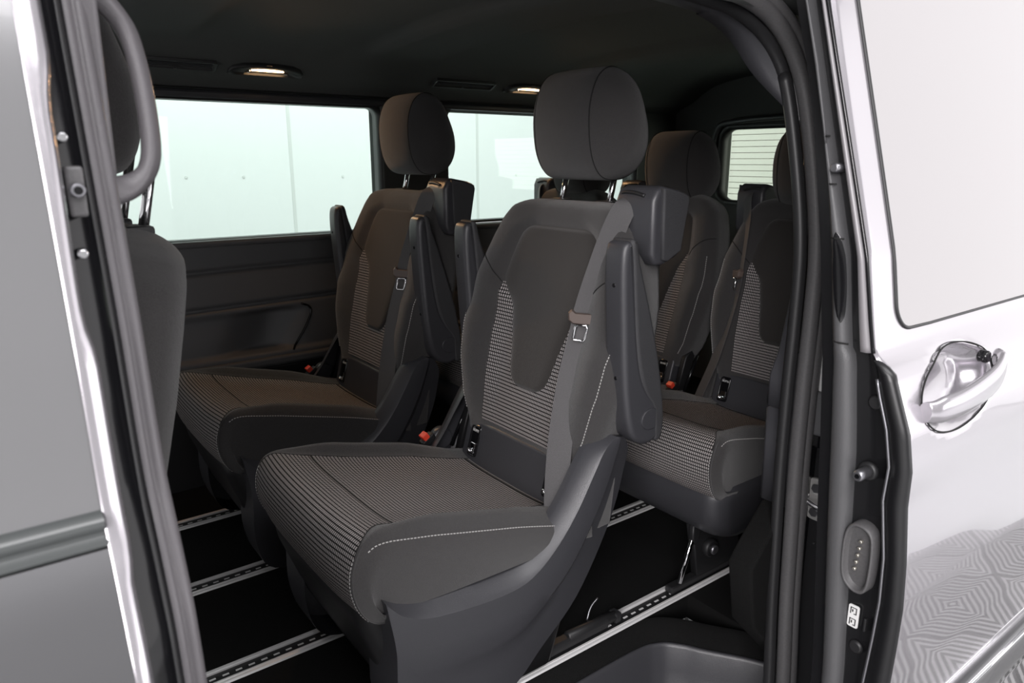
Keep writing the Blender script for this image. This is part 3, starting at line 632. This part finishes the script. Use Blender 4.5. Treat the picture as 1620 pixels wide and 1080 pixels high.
for z_ in (0.430, 0.386):
    m = MB(); m.cyl((1.092, 0.588, z_), (1.087, 0.588, z_), 0.008, n=6); m.build('bolt', steel, st, (1.10, 0.582, 0.41))
m = MB(); m.tube(cr([(1.092, 0.604, 0.414), (1.078, 0.602, 0.413), (1.075, 0.59, 0.408), (1.078, 0.568, 0.402), (1.092, 0.565, 0.401)], 5), 0.0045); m.build('loop', chrome, st, (1.10, 0.582, 0.41))

# ------------------------------------------------------------------ side profile of the body
TB = [(1.30, .600, .586, .575, .568), (1.1666, .5707, .5566, .5419, .5343), (1.0888, .5476, .536, .5199, .513), (1.0108, .5294, .5153, .4978, .4916), (.9319, .516, .4945, .4756, .4702), (.8515, .5023, .4736, .4533, .4486), (.77, .4924, .4624, .4382, .4346), (.725, .4863, .4556, .429, .4262), (.711, .4839, .4526, .4229, .403), (.680, .4818, .4492, .4145, .3915), (.638, .4782, .4441, .4004, .3756), (.59, .4744, .439, .391, .3668), (.543, .4712, .4364, .3930, .3662), (.465, .4653, .4316, .3822, .3578), (.402, .4602, .4273, .3799, .3540), (.343, .4555, .4233, .3823, .3548), (.27, .4498, .4184, .3869, .3570), (.15, .445, .414, .390, .364), (.0, .445, .414, .395, .380), (-.2, .47, .44, .43, .42)]
TB = TB[::-1]; ZT = [t[0] for t in TB]
def prof(z, k): return interp(z, ZT, [t[k] for t in TB])
def yskin(z): return prof(z, 4)
SM = [0] * 0
def ysk(z):   # smoothed outer skin
    return sum(yskin(z + d) for d in (-0.008, -0.004, 0, 0.004, 0.008)) / 5
m = MB(); rows = [[Vector((1.26, prof(z, 1) + 0.012, z)), Vector((1.103, prof(z, 1) + 0.012, z)), Vector((1.10, prof(z, 1) + 0.016, z)), Vector((1.10, 0.612, z)), Vector((1.26, 0.612, z))] for z in [-0.5, -0.2] + [0.03 * k for k in range(40)]]
m.grid(rows, closed=True); struct(m.build('outer_jamb', MATS['dark_satin_paint'], bp))
# ------------------------------------------------------------------ sliding door, slid back outside the body
XE = 0.90
sd = thing('sliding_door', 'silver grey sliding door slid open at the right, showing its black edge', 'door', (XE, 0.45, -0.2)); SO = (XE, 0.45, -0.2)
def sdb(m, name, mt, par=None): return m.build(name, mt, par or sd, SO)
zs = [-0.2 + 1.5 * i / 190 for i in range(191)]
xcol = [XE] + [XE + 0.004 * k for k in range(1, 81)] + [XE + 0.32 + 0.05 * k for k in range(1, 24)]
HC = (1.064, 0.668)
def skin_pt(x, z):
    y = ysk(z); e = x - XE; y += 0.004 * max(0, 1 - e / 0.006) ** 2
    dx = (x - HC[0]) / 0.118; dz = (z - HC[1] - 0.10 * (x - HC[0])) / 0.051; r = math.sqrt(dx * dx + dz * dz)
    y += 0.034 * (1 - sm(r, [0.62, 1.0], [0, 1]))
    return Vector((x, y, z))
m = MB(); rows = [[skin_pt(x, z) for x in xcol] for z in zs]; m.grid(rows)
sk = sdb(m, 'outer_skin', paint)
m = MB(); m.tube([skin_pt(HC[0] + 0.116 * math.cos(a), HC[1] + 0.1 * 0.116 * math.cos(a) + 0.050 * math.sin(a)) + Vector((0, -0.0012, 0)) for a in [math.radians(6 * k) for k in range(60)]], 0.0012, closed=True, n=6); sdb(m, 'recess_rim', seam_m, sk)
hb = cr([(0.946, 0.378, 0.657), (0.960, 0.368, 0.659), (1.0, 0.359, 0.664), (1.05, 0.355, 0.672), (1.10, 0.357, 0.680), (1.145, 0.367, 0.688), (1.172, 0.382, 0.692)], 6)
m = MB(); rows = []
for i, p in enumerate(hb):
    hh = interp(p.x, [0.950, 0.965, 1.05, 1.14, 1.172], [0.014, 0.018, 0.020, 0.022, 0.014]); th = 0.008
    rows.append([p + Vector((0, th * math.cos(a) * 1.0, hh * math.sin(a))) for a in [math.radians(20 * k) for k in range(18)]])
V = m.grid(rows, closed=True); m.cap(V[0]); m.cap(V[-1]); hd = sdb(m, 'door_handle', paint)
m = MB(); m.cyl((1.128, 0.392, 0.700), (1.128, 0.378, 0.700), 0.009, n=20, bev=0.002); sdb(m, 'lock_barrel', gloss_black, hd)
# flush window pane with its gap
def wx(z): 
    r = 0.035; zb = 0.7525
    return 0.958 + (r - math.sqrt(max(0, r * r - (r - (z - zb)) ** 2)) if z < zb + r else 0) + 0.0
zw = [0.7525 + 0.04 * (i / 14) ** 1.5 for i in range(15)] + [0.80 + 0.02 * i for i in range(26)]
m = MB(); rows = [[Vector((x0 + (2.2 - x0) * j / 20, ysk(z) - 0.0018, z)) for j in range(21)] for z, x0 in ((z, wx(z)) for z in zw)]; m.grid(rows); wn_ = sdb(m, 'window_pane', privacy)
m = MB(); pts = [Vector((wx(z), ysk(z) - 0.0006, z)) for z in zw[::-1]] + [Vector((x, ysk(0.7525) - 0.0006, 0.7515)) for x in (1.05, 1.3, 1.8, 2.2)]; m.tube(pts, 0.0028, n=6); sdb(m, 'pane_gap', rubber, wn_)
m = MB(); m.slab([(0.352, 0.07), (0.372, 0.068), (0.378, 0.075), (0.372, 0.142), (0.366, 0.147), (0.356, 0.144), (0.350, 0.13), (0.349, 0.09)], 1.0, 2.3, 0.004, axis='x'); md = sdb(m, 'side_moulding', gpaint)
m = MB(); m.tube([(1.0, 0.3535, 0.139), (2.3, 0.3535, 0.139)], 0.004, n=8); sdb(m, 'moulding_strip', chrome, md)
# black edge face of the door
m = MB(); rows = []
for z in zs: rows.append([Vector((XE + 0.012, prof(z, 1) + 0.02, z)), Vector((XE + 0.010, prof(z, 2), z)), Vector((XE + 0.014, prof(z, 2) - 0.012, z)), Vector((XE + 0.012, prof(z, 3) + 0.006, z)), Vector((XE + 0.004, prof(z, 3), z)), Vector((XE + 0.002, prof(z, 4) + 0.004, z))])
m.grid(rows); sdb(m, 'edge_panel', jamb_m)
m = MB(); rows = []
for z in zs:
    if z < 0.725: a, b = prof(z, 3), prof(z, 4); rows.append([Vector((XE + 0.004, a, z)), Vector((XE - 0.003, a - 0.003, z)), Vector((XE - 0.005, (a + b) / 2, z)), Vector((XE - 0.003, b + 0.002, z)), Vector((XE + 0.004, b - 0.0015, z)), Vector((XE + 0.012, b + 0.002, z))])
V = m.grid(rows, closed=True); m.cap(V[-1]); fl = sdb(m, 'edge_flange', mat('satin_black_lip', (0.007, 0.007, 0.008), 0.35))
m = MB(); m.tube([Vector((XE - 0.0015, prof(z, 3) + 0.001, z)) for z in zs if z < 0.705], 0.0022, n=8); label(sdb(m, 'flange_bead', steel, fl), 'shiny raised bead along the edge')
m = MB(); rows = []
for z in zs:
    if z >= 0.73:
        a, b = prof(z, 2) - 0.009, prof(z, 3) + 0.001; rows.append([Vector((XE + 0.016, a, z)), Vector((XE - 0.001, a - 0.001, z)), Vector((XE - 0.006, a * .8 + b * .2, z)), Vector((XE - 0.006, a * .3 + b * .7, z)), Vector((XE - 0.001, b, z)), Vector((XE + 0.016, b, z))])
V = m.grid(rows, closed=True); m.cap(V[0]); m2 = m; sdb(m, 'window_channel', mat('grey_channel', (0.22, 0.21, 0.22), 0.4, coat=0.2))
m = MB(); rows = []
for z in zs:
    a, b = prof(z, 1), prof(z, 2) + (0.002 if z < 0.73 else 0.006); rows.append([Vector((XE + 1.3, a + 0.004, z)), Vector((XE + 0.02, a + 0.003, z)), Vector((XE + 0.004, a, z)), Vector((XE - 0.004, a - 0.006, z)), Vector((XE - 0.008, (a + b) / 2, z)), Vector((XE - 0.004, b + 0.004, z)), Vector((XE + 0.004, b, z)), Vector((XE + 0.02, b, z))])
m.grid(rows); it = sdb(m, 'inner_trim', mat('door_trim_grey', (0.075, 0.075, 0.078), 0.45, bump=(700, 0.2, 0)))
for zc in (0.9993, 0.94, 0.872, 0.738):
    m = MB(); z = zc; a, b = prof(z, 1), prof(z, 2); m.tube([Vector((XE + 0.006, a - 0.001, z)), Vector((XE - 0.0048, a - 0.006, z)), Vector((XE - 0.0085, (a + b) / 2, z)), Vector((XE - 0.0045, b + 0.004, z))], 0.0012, n=6); sdb(m, 'joint', seam_m, it)
m = MB(); rows = []
for k in range(17):
    z = 0.765 + 0.115 * k / 16; c = prof(z, 2) + 0.012; hw = 0.009 * math.sin(math.pi * k / 16) ** 0.4 if 0 < k < 16 else 0.0005
    rows.append([Vector((XE - 0.0062, c - hw, z)), Vector((XE - 0.0085, c, z)), Vector((XE - 0.0082, c + hw, z))])
m.grid(rows); sdb(m, 'pull_recess', gloss_black, it)
m = MB(); m.cyl((XE + 0.006, 0.500, 0.960), (XE - 0.014, 0.502, 0.960), 0.006, n=16, bev=0.0015); sdb(m, 'guide_pin', steel)
m = MB(); m.cyl((XE + 0.012, 0.421, 0.572), (XE + 0.002, 0.421, 0.572), 0.013, n=24, bev=0.003); rl_ = sdb(m, 'guide_roller', rubber)
m = MB(); m.cyl((XE + 0.004, 0.421, 0.572), (XE - 0.022, 0.421, 0.572), 0.0075, n=20, bev=0.002); sdb(m, 'roller_tip', steel, rl_)
m = MB(); m.cyl((XE - 0.022, 0.421, 0.572), (XE - 0.0225, 0.421, 0.572), 0.0035, n=6); sdb(m, 'hex_socket', gloss_black, rl_)
m = MB(); m.tube([Vector((XE - 0.001, prof(z, 3) - 0.0005, z)) for z in zs if z >= 0.728], 0.0028, n=8); sdb(m, 'channel_gap', gloss_black)
# contact plug with five pins
o = cr([(0.432, 0.492, 0), (0.420, 0.500, 0), (0.404, 0.496, 0), (0.396, 0.480, 0), (0.395, 0.43, 0), (0.400, 0.405, 0), (0.415, 0.400, 0), (0.430, 0.410, 0), (0.436, 0.43, 0), (0.437, 0.47, 0)], 4, True)
m = MB()
def sc2(p, f, x): return Vector((x, 0.416 + (p.x - 0.416) * f, 0.449 + (p.y - 0.449) * (1 - (1 - f) * 0.5)))
V = m.grid([[sc2(p, 1.0, XE + 0.014) for p in o], [sc2(p, 0.98, XE - 0.006) for p in o], [sc2(p, 0.9, XE - 0.008) for p in o], [sc2(p, 0.8, XE - 0.006) for p in o], [sc2(p, 0.74, XE + 0.004) for p in o]], closed=True); m.cap(V[-1])
cp_ = sdb(m, 'contact_housing', seal_m)
for k in range(5):
    m = MB(); z = 0.431 + 0.0105 * k; y_ = 0.4195 - 0.001 * k + 0.0; m.cyl((XE + 0.0035, y_, z), (XE - 0.002, y_, z), 0.0024, n=12, bev=0.0008); label(sdb(m, 'contact_pin', mat('brass_pin', (0.9, 0.85, 0.75), 0.25, metal=0.9) if k == 0 else MATS['brass_pin'], cp_), 'bright contact pin')
# sticker with two small symbols, plug buttons
m = MB(); m.slab(rrect(0.4095, 0.338, 0.4245, 0.372, 0.003), XE + 0.0085, XE + 0.0105, 0.0003, axis='x'); skr = label(sdb(m, 'sticker', white), 'white sticker with two small black symbols')
for zc in (0.3635, 0.3465):
    m = MB(); x_ = XE + 0.0082
    for a, b, c2, d in ((0.4125, -0.005, 0.4137, 0.005), (0.4203, -0.005, 0.4215, 0.005), (0.4125, 0.004, 0.4215, 0.005), (0.4125, -0.005, 0.4165, -0.004), (0.4175, -0.002, 0.419, 0.002)): m.box((x_ - 0.0002, a, zc + b), (x_ + 0.0003, c2, zc + d))
    sdb(m, 'symbol', gloss_black, skr)
for y_, z_ in ((0.409, 0.310), (0.4245, 0.665)):
    m = MB(); m.cyl((XE + 0.014, y_, z_), (XE + 0.0075, y_, z_), 0.010, n=24, bev=0.003); sdb(m, 'plug_button', rubber)
m = MB(); m.box((XE + 0.008, 0.3985, 0.340), (XE + 0.018, 0.402, 0.36), 0.001); sdb(m, 'small_clip', rubber)

# ------------------------------------------------------------------ closed front door and pillar at the left
fd = thing('front_door', 'closed grey front door at the left edge, window above and panel below', 'door', (0.05, 0.50, -0.2)); FO = (0.05, 0.50, -0.2)
TBs = [(z, s) for z, s in zip(ZT, [t[4] for t in TB])]
def yfr(z):   # the same body side without the flange bulge
    return sum(interp(z + d, [-0.2, 0, .15, .343, .465, .59, .645, .70, .735, .77, .8515, .9319, 1.0108, 1.0888, 1.1666, 1.30], [.42, .38, .364, .3548, .3578, .3668, .378, .405, .4262, .4346, .4486, .4702, .4916, .513, .5343, .568]) for d in (-0.01, -0.005, 0, 0.005, 0.01)) / 5 + 0.082
zf = [-0.2 + 1.5 * i / 120 for i in range(121)]
m = MB(); m.grid([[Vector((x, yfr(z), z)) for x in (-1.2, -0.6, -0.2, 0.0, 0.03, 0.046)] for z in [q for q in zf if q < 0.715] + [0.7225]]); m.build('door_panel', gpaint, fd, FO)
m = MB(); m.grid([[Vector((x, yfr(z) + 0.001, z)) for x in (-1.2, -0.6, -0.2, 0.0, 0.03, 0.046)] for z in zf if z > 0.735]); m.build('window_pane', mat('front_glass_reflected_grey', (0.19, 0.19, 0.195), 0.14, metal=0.35, coat=0.35), fd, FO)  # grey of the reflected surroundings put into the glass colour
m = MB(); rows = []
for y_, z_ in ((0.008, 0.720), (-0.003, 0.722), (-0.005, 0.727), (0.001, 0.7295), (0.001, 0.7335), (-0.004, 0.7375), (-0.003, 0.742), (0.006, 0.746)): rows.append([Vector((x, yfr(0.732) + y_, z_)) for x in (-1.2, 0.046)])
m.grid(rows); m.build('belt_moulding', mat('grey_moulding', (0.06, 0.065, 0.065), 0.3, coat=0.3), fd, FO)
m = MB(); m.grid([[Vector((0.046, yfr(z), z)), Vector((0.0475, yfr(z) - 0.0008, z)), Vector((0.053 + w_, yfr(z), z)), Vector((0.0565 + w_, yfr(z) + 0.004, z)), Vector((0.055 + w_, yfr(z) + 0.02, z))] for z, w_ in ((z, 0.006 * sm(z, [0.70, 0.72, 0.84, 0.87, 1.0, 1.04], [0, 0.5, 0.5, -0.2, 0.2, 1])) for z in zf)]); m.build('window_frame', paint, fd, FO)
pl = thing('wall_front_pillar', 'x', 'x'); del pl['label']; del pl['category']; struct(pl)
m = MB(); m.grid([[Vector((0.052, yfr(z) + 0.028, z)), Vector((0.066, yfr(z) + 0.034, z)), Vector((0.082, yfr(z) + 0.055, z))] for z in zf]); struct(m.build('door_gap', gloss_black, pl))
pil_m = mat('pillar_trim_grey', (0.115, 0.108, 0.115), 0.42, bump=(500, 0.15, 0.0))
m = MB(); rows = []
for z in zf:
    y = yfr(z) + 0.055
    rows.append([Vector((a, y + b, z)) for a, b in ((0.078, 0.03), (0.0765, 0.008), (0.0785, 0.001), (0.083, -0.002), (0.087, 0.001), (0.0885, 0.006), (0.090, 0.004), (0.094, 0.004), (0.0975, 0.009), (0.099, 0.017), (0.099, 0.04), (0.10, 0.09), (0.09, 0.12), (0.03, 0.12), (-0.05, 0.11))])
m.grid(rows); struct(m.build('pillar_trim', pil_m, pl))
m = MB(); m.tube([Vector((0.0755, yfr(z) + 0.050, z)) for z in zf], 0.0035, n=8); struct(m.build('pillar_seal', rubber, pl))
# check-strap hardware in the gap
for z_, nm in ((0.985, 'screw'), (0.908, 'screw')):
    m = MB(); m.cyl((0.064, yfr(z_) + 0.034, z_), (0.063, yfr(z_) + 0.020, z_), 0.0035, n=14, bev=0.001); struct(m.build(nm, chrome, pl))
m = MB(); m.box((0.060, yfr(0.948) + 0.018, 0.932), (0.071, yfr(0.948) + 0.034, 0.966), 0.002); struct(m.build('latch_bracket', seal_m, pl))
m = MB(); m.cyl((0.066, yfr(0.948) + 0.019, 0.950), (0.066, yfr(0.948) + 0.014, 0.950), 0.005, n=20, bev=0.001); struct(m.build('latch_ring', steel, pl))
m = MB(); m.cyl((0.066, yfr(0.948) + 0.0145, 0.950), (0.066, yfr(0.948) + 0.0135, 0.950), 0.0028, n=16); struct(m.build('latch_hole', gloss_black, pl))
# grab handle
gh = thing('grab_handle', 'large looped grey grab handle on the front door pillar', 'handle', (0.10, 0.66, 1.0)); GO = (0.10, 0.66, 1.0)
hp = cr([(0.088, 0.672, 1.108), (0.106, 0.684, 1.098), (0.120, 0.689, 1.086), (0.1295, 0.688, 1.070), (0.1335, 0.682, 1.045), (0.1345, 0.673, 1.010), (0.1325, 0.664, 0.979), (0.127, 0.659, 0.962), (0.117, 0.656, 0.952), (0.104, 0.652, 0.947), (0.088, 0.645, 0.946)], 6)
m = MB(); rows = []
N_ = len(hp)
for i, p in enumerate(hp):
    t = (hp[min(i + 1, N_ - 1)] - hp[max(i - 1, 0)]).normalized(); u = Vector((-0.6, -0.78, 0)); u = (u - t * u.dot(t)).normalized(); v = t.cross(u)
    ra_ = 0.009; rb_ = interp(i / N_, [0, 0.35, 0.7, 0.85, 1], [0.0105, 0.0062, 0.0062, 0.010, 0.013])
    rows.append([p + u * ra_ * math.copysign(abs(math.cos(a)) ** 0.7, math.cos(a)) + v * rb_ * math.copysign(abs(math.sin(a)) ** 0.7, math.sin(a)) for a in [math.radians(18 * k) for k in range(20)]])
V = m.grid(rows, closed=True); m.cap(V[0]); m.cap(V[-1]); m.build('grip', pil_m, gh, GO)
m = MB(); m.slab([(0.085, 1.11), (0.101, 1.105), (0.106, 1.09), (0.1045, 0.96), (0.10, 0.94), (0.085, 0.93)], 0.655, 0.68, 0.004); m.build('base', pil_m, gh, GO)

# ------------------------------------------------------------------ roof lamps and air vents on the far side
V3 = Vector((0, 0.894, -0.447)); N3 = Vector((0, -0.447, -0.894))
def U(x0, a, b, c): return Vector((x0 + a, 2.135, 1.214)) .xyz + V3 * b + N3 * c if False else Vector((x0 + a, 2.132, 1.2155)) + V3 * b + N3 * c
def uslab(m, poly, x0, c0, c1, r):
    k = MB(); 
    P = [Vector(p) for p in poly]; c_ = sum(P, Vector((0, 0))) / len(P)
    rows = []
    for h, f in ((c0, 1.0), (c1 - r, 1.0), (c1 - r * 0.3, 1 - r * 0.3 / 0.03), (c1, 1 - r / 0.03)): rows.append([U(x0, c_.x + (p.x - c_.x) * (1 - (1 - f) * 0.3), c_.y + (p.y - c_.y) * f, h) for p in P])
    V = m.grid(rows, closed=True); m.cap(V[-1]); m.cap(V[0]); return m
for i, (x0, lb) in enumerate(((0.748, 'glowing warm roof lamp above the first far window'), (1.685, 'glowing warm roof lamp beside the big headrest, further back'))):
    t = thing('roof_lamp', lb, 'lamp', (x0, 2.132, 1.2155), 'warm lamps along the far roof edge'); TO = (x0, 2.132, 1.2155)
    m = MB(); outl = [(0.105, 0.022), (0.105, 0.005), (0.095, -0.010), (0.07, -0.021), (0.03, -0.026), (-0.03, -0.026), (-0.07, -0.021), (-0.095, -0.010), (-0.105, 0.005), (-0.105, 0.022)]; innr = [(0.062, 0.020), (0.062, 0.004), (0.055, -0.004), (0.04, -0.009), (0.015, -0.012), (-0.015, -0.012), (-0.04, -0.009), (-0.055, -0.004), (-0.062, 0.004), (-0.062, 0.020)]
    m.grid([[U(x0, a, b, -0.01) for a, b in outl], [U(x0, a, b, 0.006) for a, b in outl], [U(x0, a * .96, b * .92, 0.009) for a, b in outl], [U(x0, a, b, 0.008) for a, b in innr], [U(x0, a, b, -0.012) for a, b in innr]], closed=True); m.build('housing', plastic_dark, t, TO)
    m = MB(); V = m.grid([[U(x0, a * .98, b, -0.004) for a, b in innr], [U(x0, a * .9, b * .9, -0.008) for a, b in innr]], closed=True); m.cap(V[-1]); m.build('reflector', lampcup, t, TO)
    m = MB(); 
    m.tube([U(x0, a, -0.003, 0.003) for a in (-0.044, -0.042, 0.0, 0.042, 0.044)], 0.0056, n=10); label(m.build('light_strip', lampglow, t, TO), 'lit warm white strip')
    for a in (-0.052, 0.052):
        m = MB(); m.box(U(x0, a, 0.006, 0.004) - Vector((0.005, 0.005, 0.005)), U(x0, a, 0.006, 0.004) + Vector((0.005, 0.005, 0.005)), 0.002); m.build('lamp_switch', chrome, t, TO)
    l = bpy.data.lights.new('warm_bulb', 'AREA'); l.shape = 'RECTANGLE'; l.size = 0.10; l.size_y = 0.015; l.energy = 1.0; l.spread = 2.2; l.color = (1.0, 0.56, 0.26)
    lo = bpy.data.objects.new('warm_bulb', l); COL.objects.link(lo); lo.parent = t; lo.location = N3 * 0.014; lo.rotation_euler = (N3 + Vector((0, -0.5, 0))).to_track_quat('-Z', 'X').to_euler()
for i, (x0, w_, lb) in enumerate(((0.508, 0.103, 'slatted black air vent above the far window, left of the lamp'), (1.41, 0.12, 'slatted black air vent above the far pillar, behind the headrests'))):
    t = thing('air_vent', lb, 'vent', (x0, 2.132, 1.2155), 'roof air vents'); TO = (x0, 2.132, 1.2155)
    m = MB(); outl = rrect(-w_, -0.021, w_, 0.021, 0.006); innr = rrect(-w_ + 0.008, -0.015, w_ - 0.01, 0.015, 0.003)
    V = m.grid([[U(x0, a, b, -0.01) for a, b in outl], [U(x0, a, b, 0.006) for a, b in outl], [U(x0, a, b, 0.006) for a, b in innr], [U(x0, a, b, -0.012) for a, b in innr]], closed=True); m.cap(V[-1]); m.build('frame', plastic_dark, t, TO)
    for k in range(4):
        m = MB(); b = -0.010 + 0.0066 * k; R3 = Matrix.Rotation(0.9, 3, 'X'); c_ = U(x0, -0.001, b, 0.0); m.box(c_ - Vector((w_ - 0.01, 0.003, 0.0006)), c_ + Vector((w_ - 0.01, 0.003, 0.0006)), 0, R3); m.build('slat', plastic, t, TO)
    for a, b in ((-w_ + 0.02, -0.004), (0.0, 0.013)):
        m = MB(); c_ = U(x0, a, b, 0.006); m.box(c_ - Vector((0.004, 0.002, 0.002)), c_ + Vector((0.004, 0.002, 0.002)), 0.0005); m.build('vent_tab', plastic, t, TO)
# small coat hook near the rear
hk = thing('roof_hook', 'small dark hook on the headliner above the rear window', 'hook', (2.3, 1.3, 1.25))
m = MB(); m.tube(cr([(2.3, 1.34, 1.215), (2.3, 1.34, 1.205), (2.3, 1.30, 1.198), (2.3, 1.22, 1.2), (2.3, 1.2, 1.215)], 5), 0.006); m.slab(rrect(2.28, 1.19, 2.32, 1.36, 0.01), 1.212, 1.24, 0.003, axis='z'); m.build('hook', plastic_dark, hk, (2.3, 1.3, 1.25))

# ------------------------------------------------------------------ studio
struct(B('ground', (-12, -12, -0.64), (12, 12, -0.60), wallm))
m = MB(); m.cyl((0.9, 1.5, -0.60), (0.9, 1.5, -0.57), 3.3, n=96, bev=0.01); struct(m.build('turntable', tread_m))
bw = thing('wall_back', 'x', 'x'); del bw['label']; del bw['category']; struct(bw)
struct(B('wall_panels', (-8, 5.5, -0.6), (9, 5.6, 5), wallm, 0, bw))
for x_ in (-3.0, -1.3, 0.38, 2.06, 3.765, 5.45, 7.1): struct(B('panel_joint', (x_ - 0.012, 5.496, -0.6), (x_ + 0.012, 5.501, 5), groove, 0, bw))
for x_, z_ in ((1.299, 0.85), (1.695, 0.849), (2.47, 0.84), (3.2, 0.84), (4.2, 0.83)):
    m = MB(); m.cyl((x_, 5.5, z_), (x_, 5.492, z_), 0.010, n=12, bev=0.003); struct(m.build('wall_bolt', groove, bw))
struct(B('wall_right', (8.9, 1.6, -0.6), (9.0, 5.6, 5), wallm))
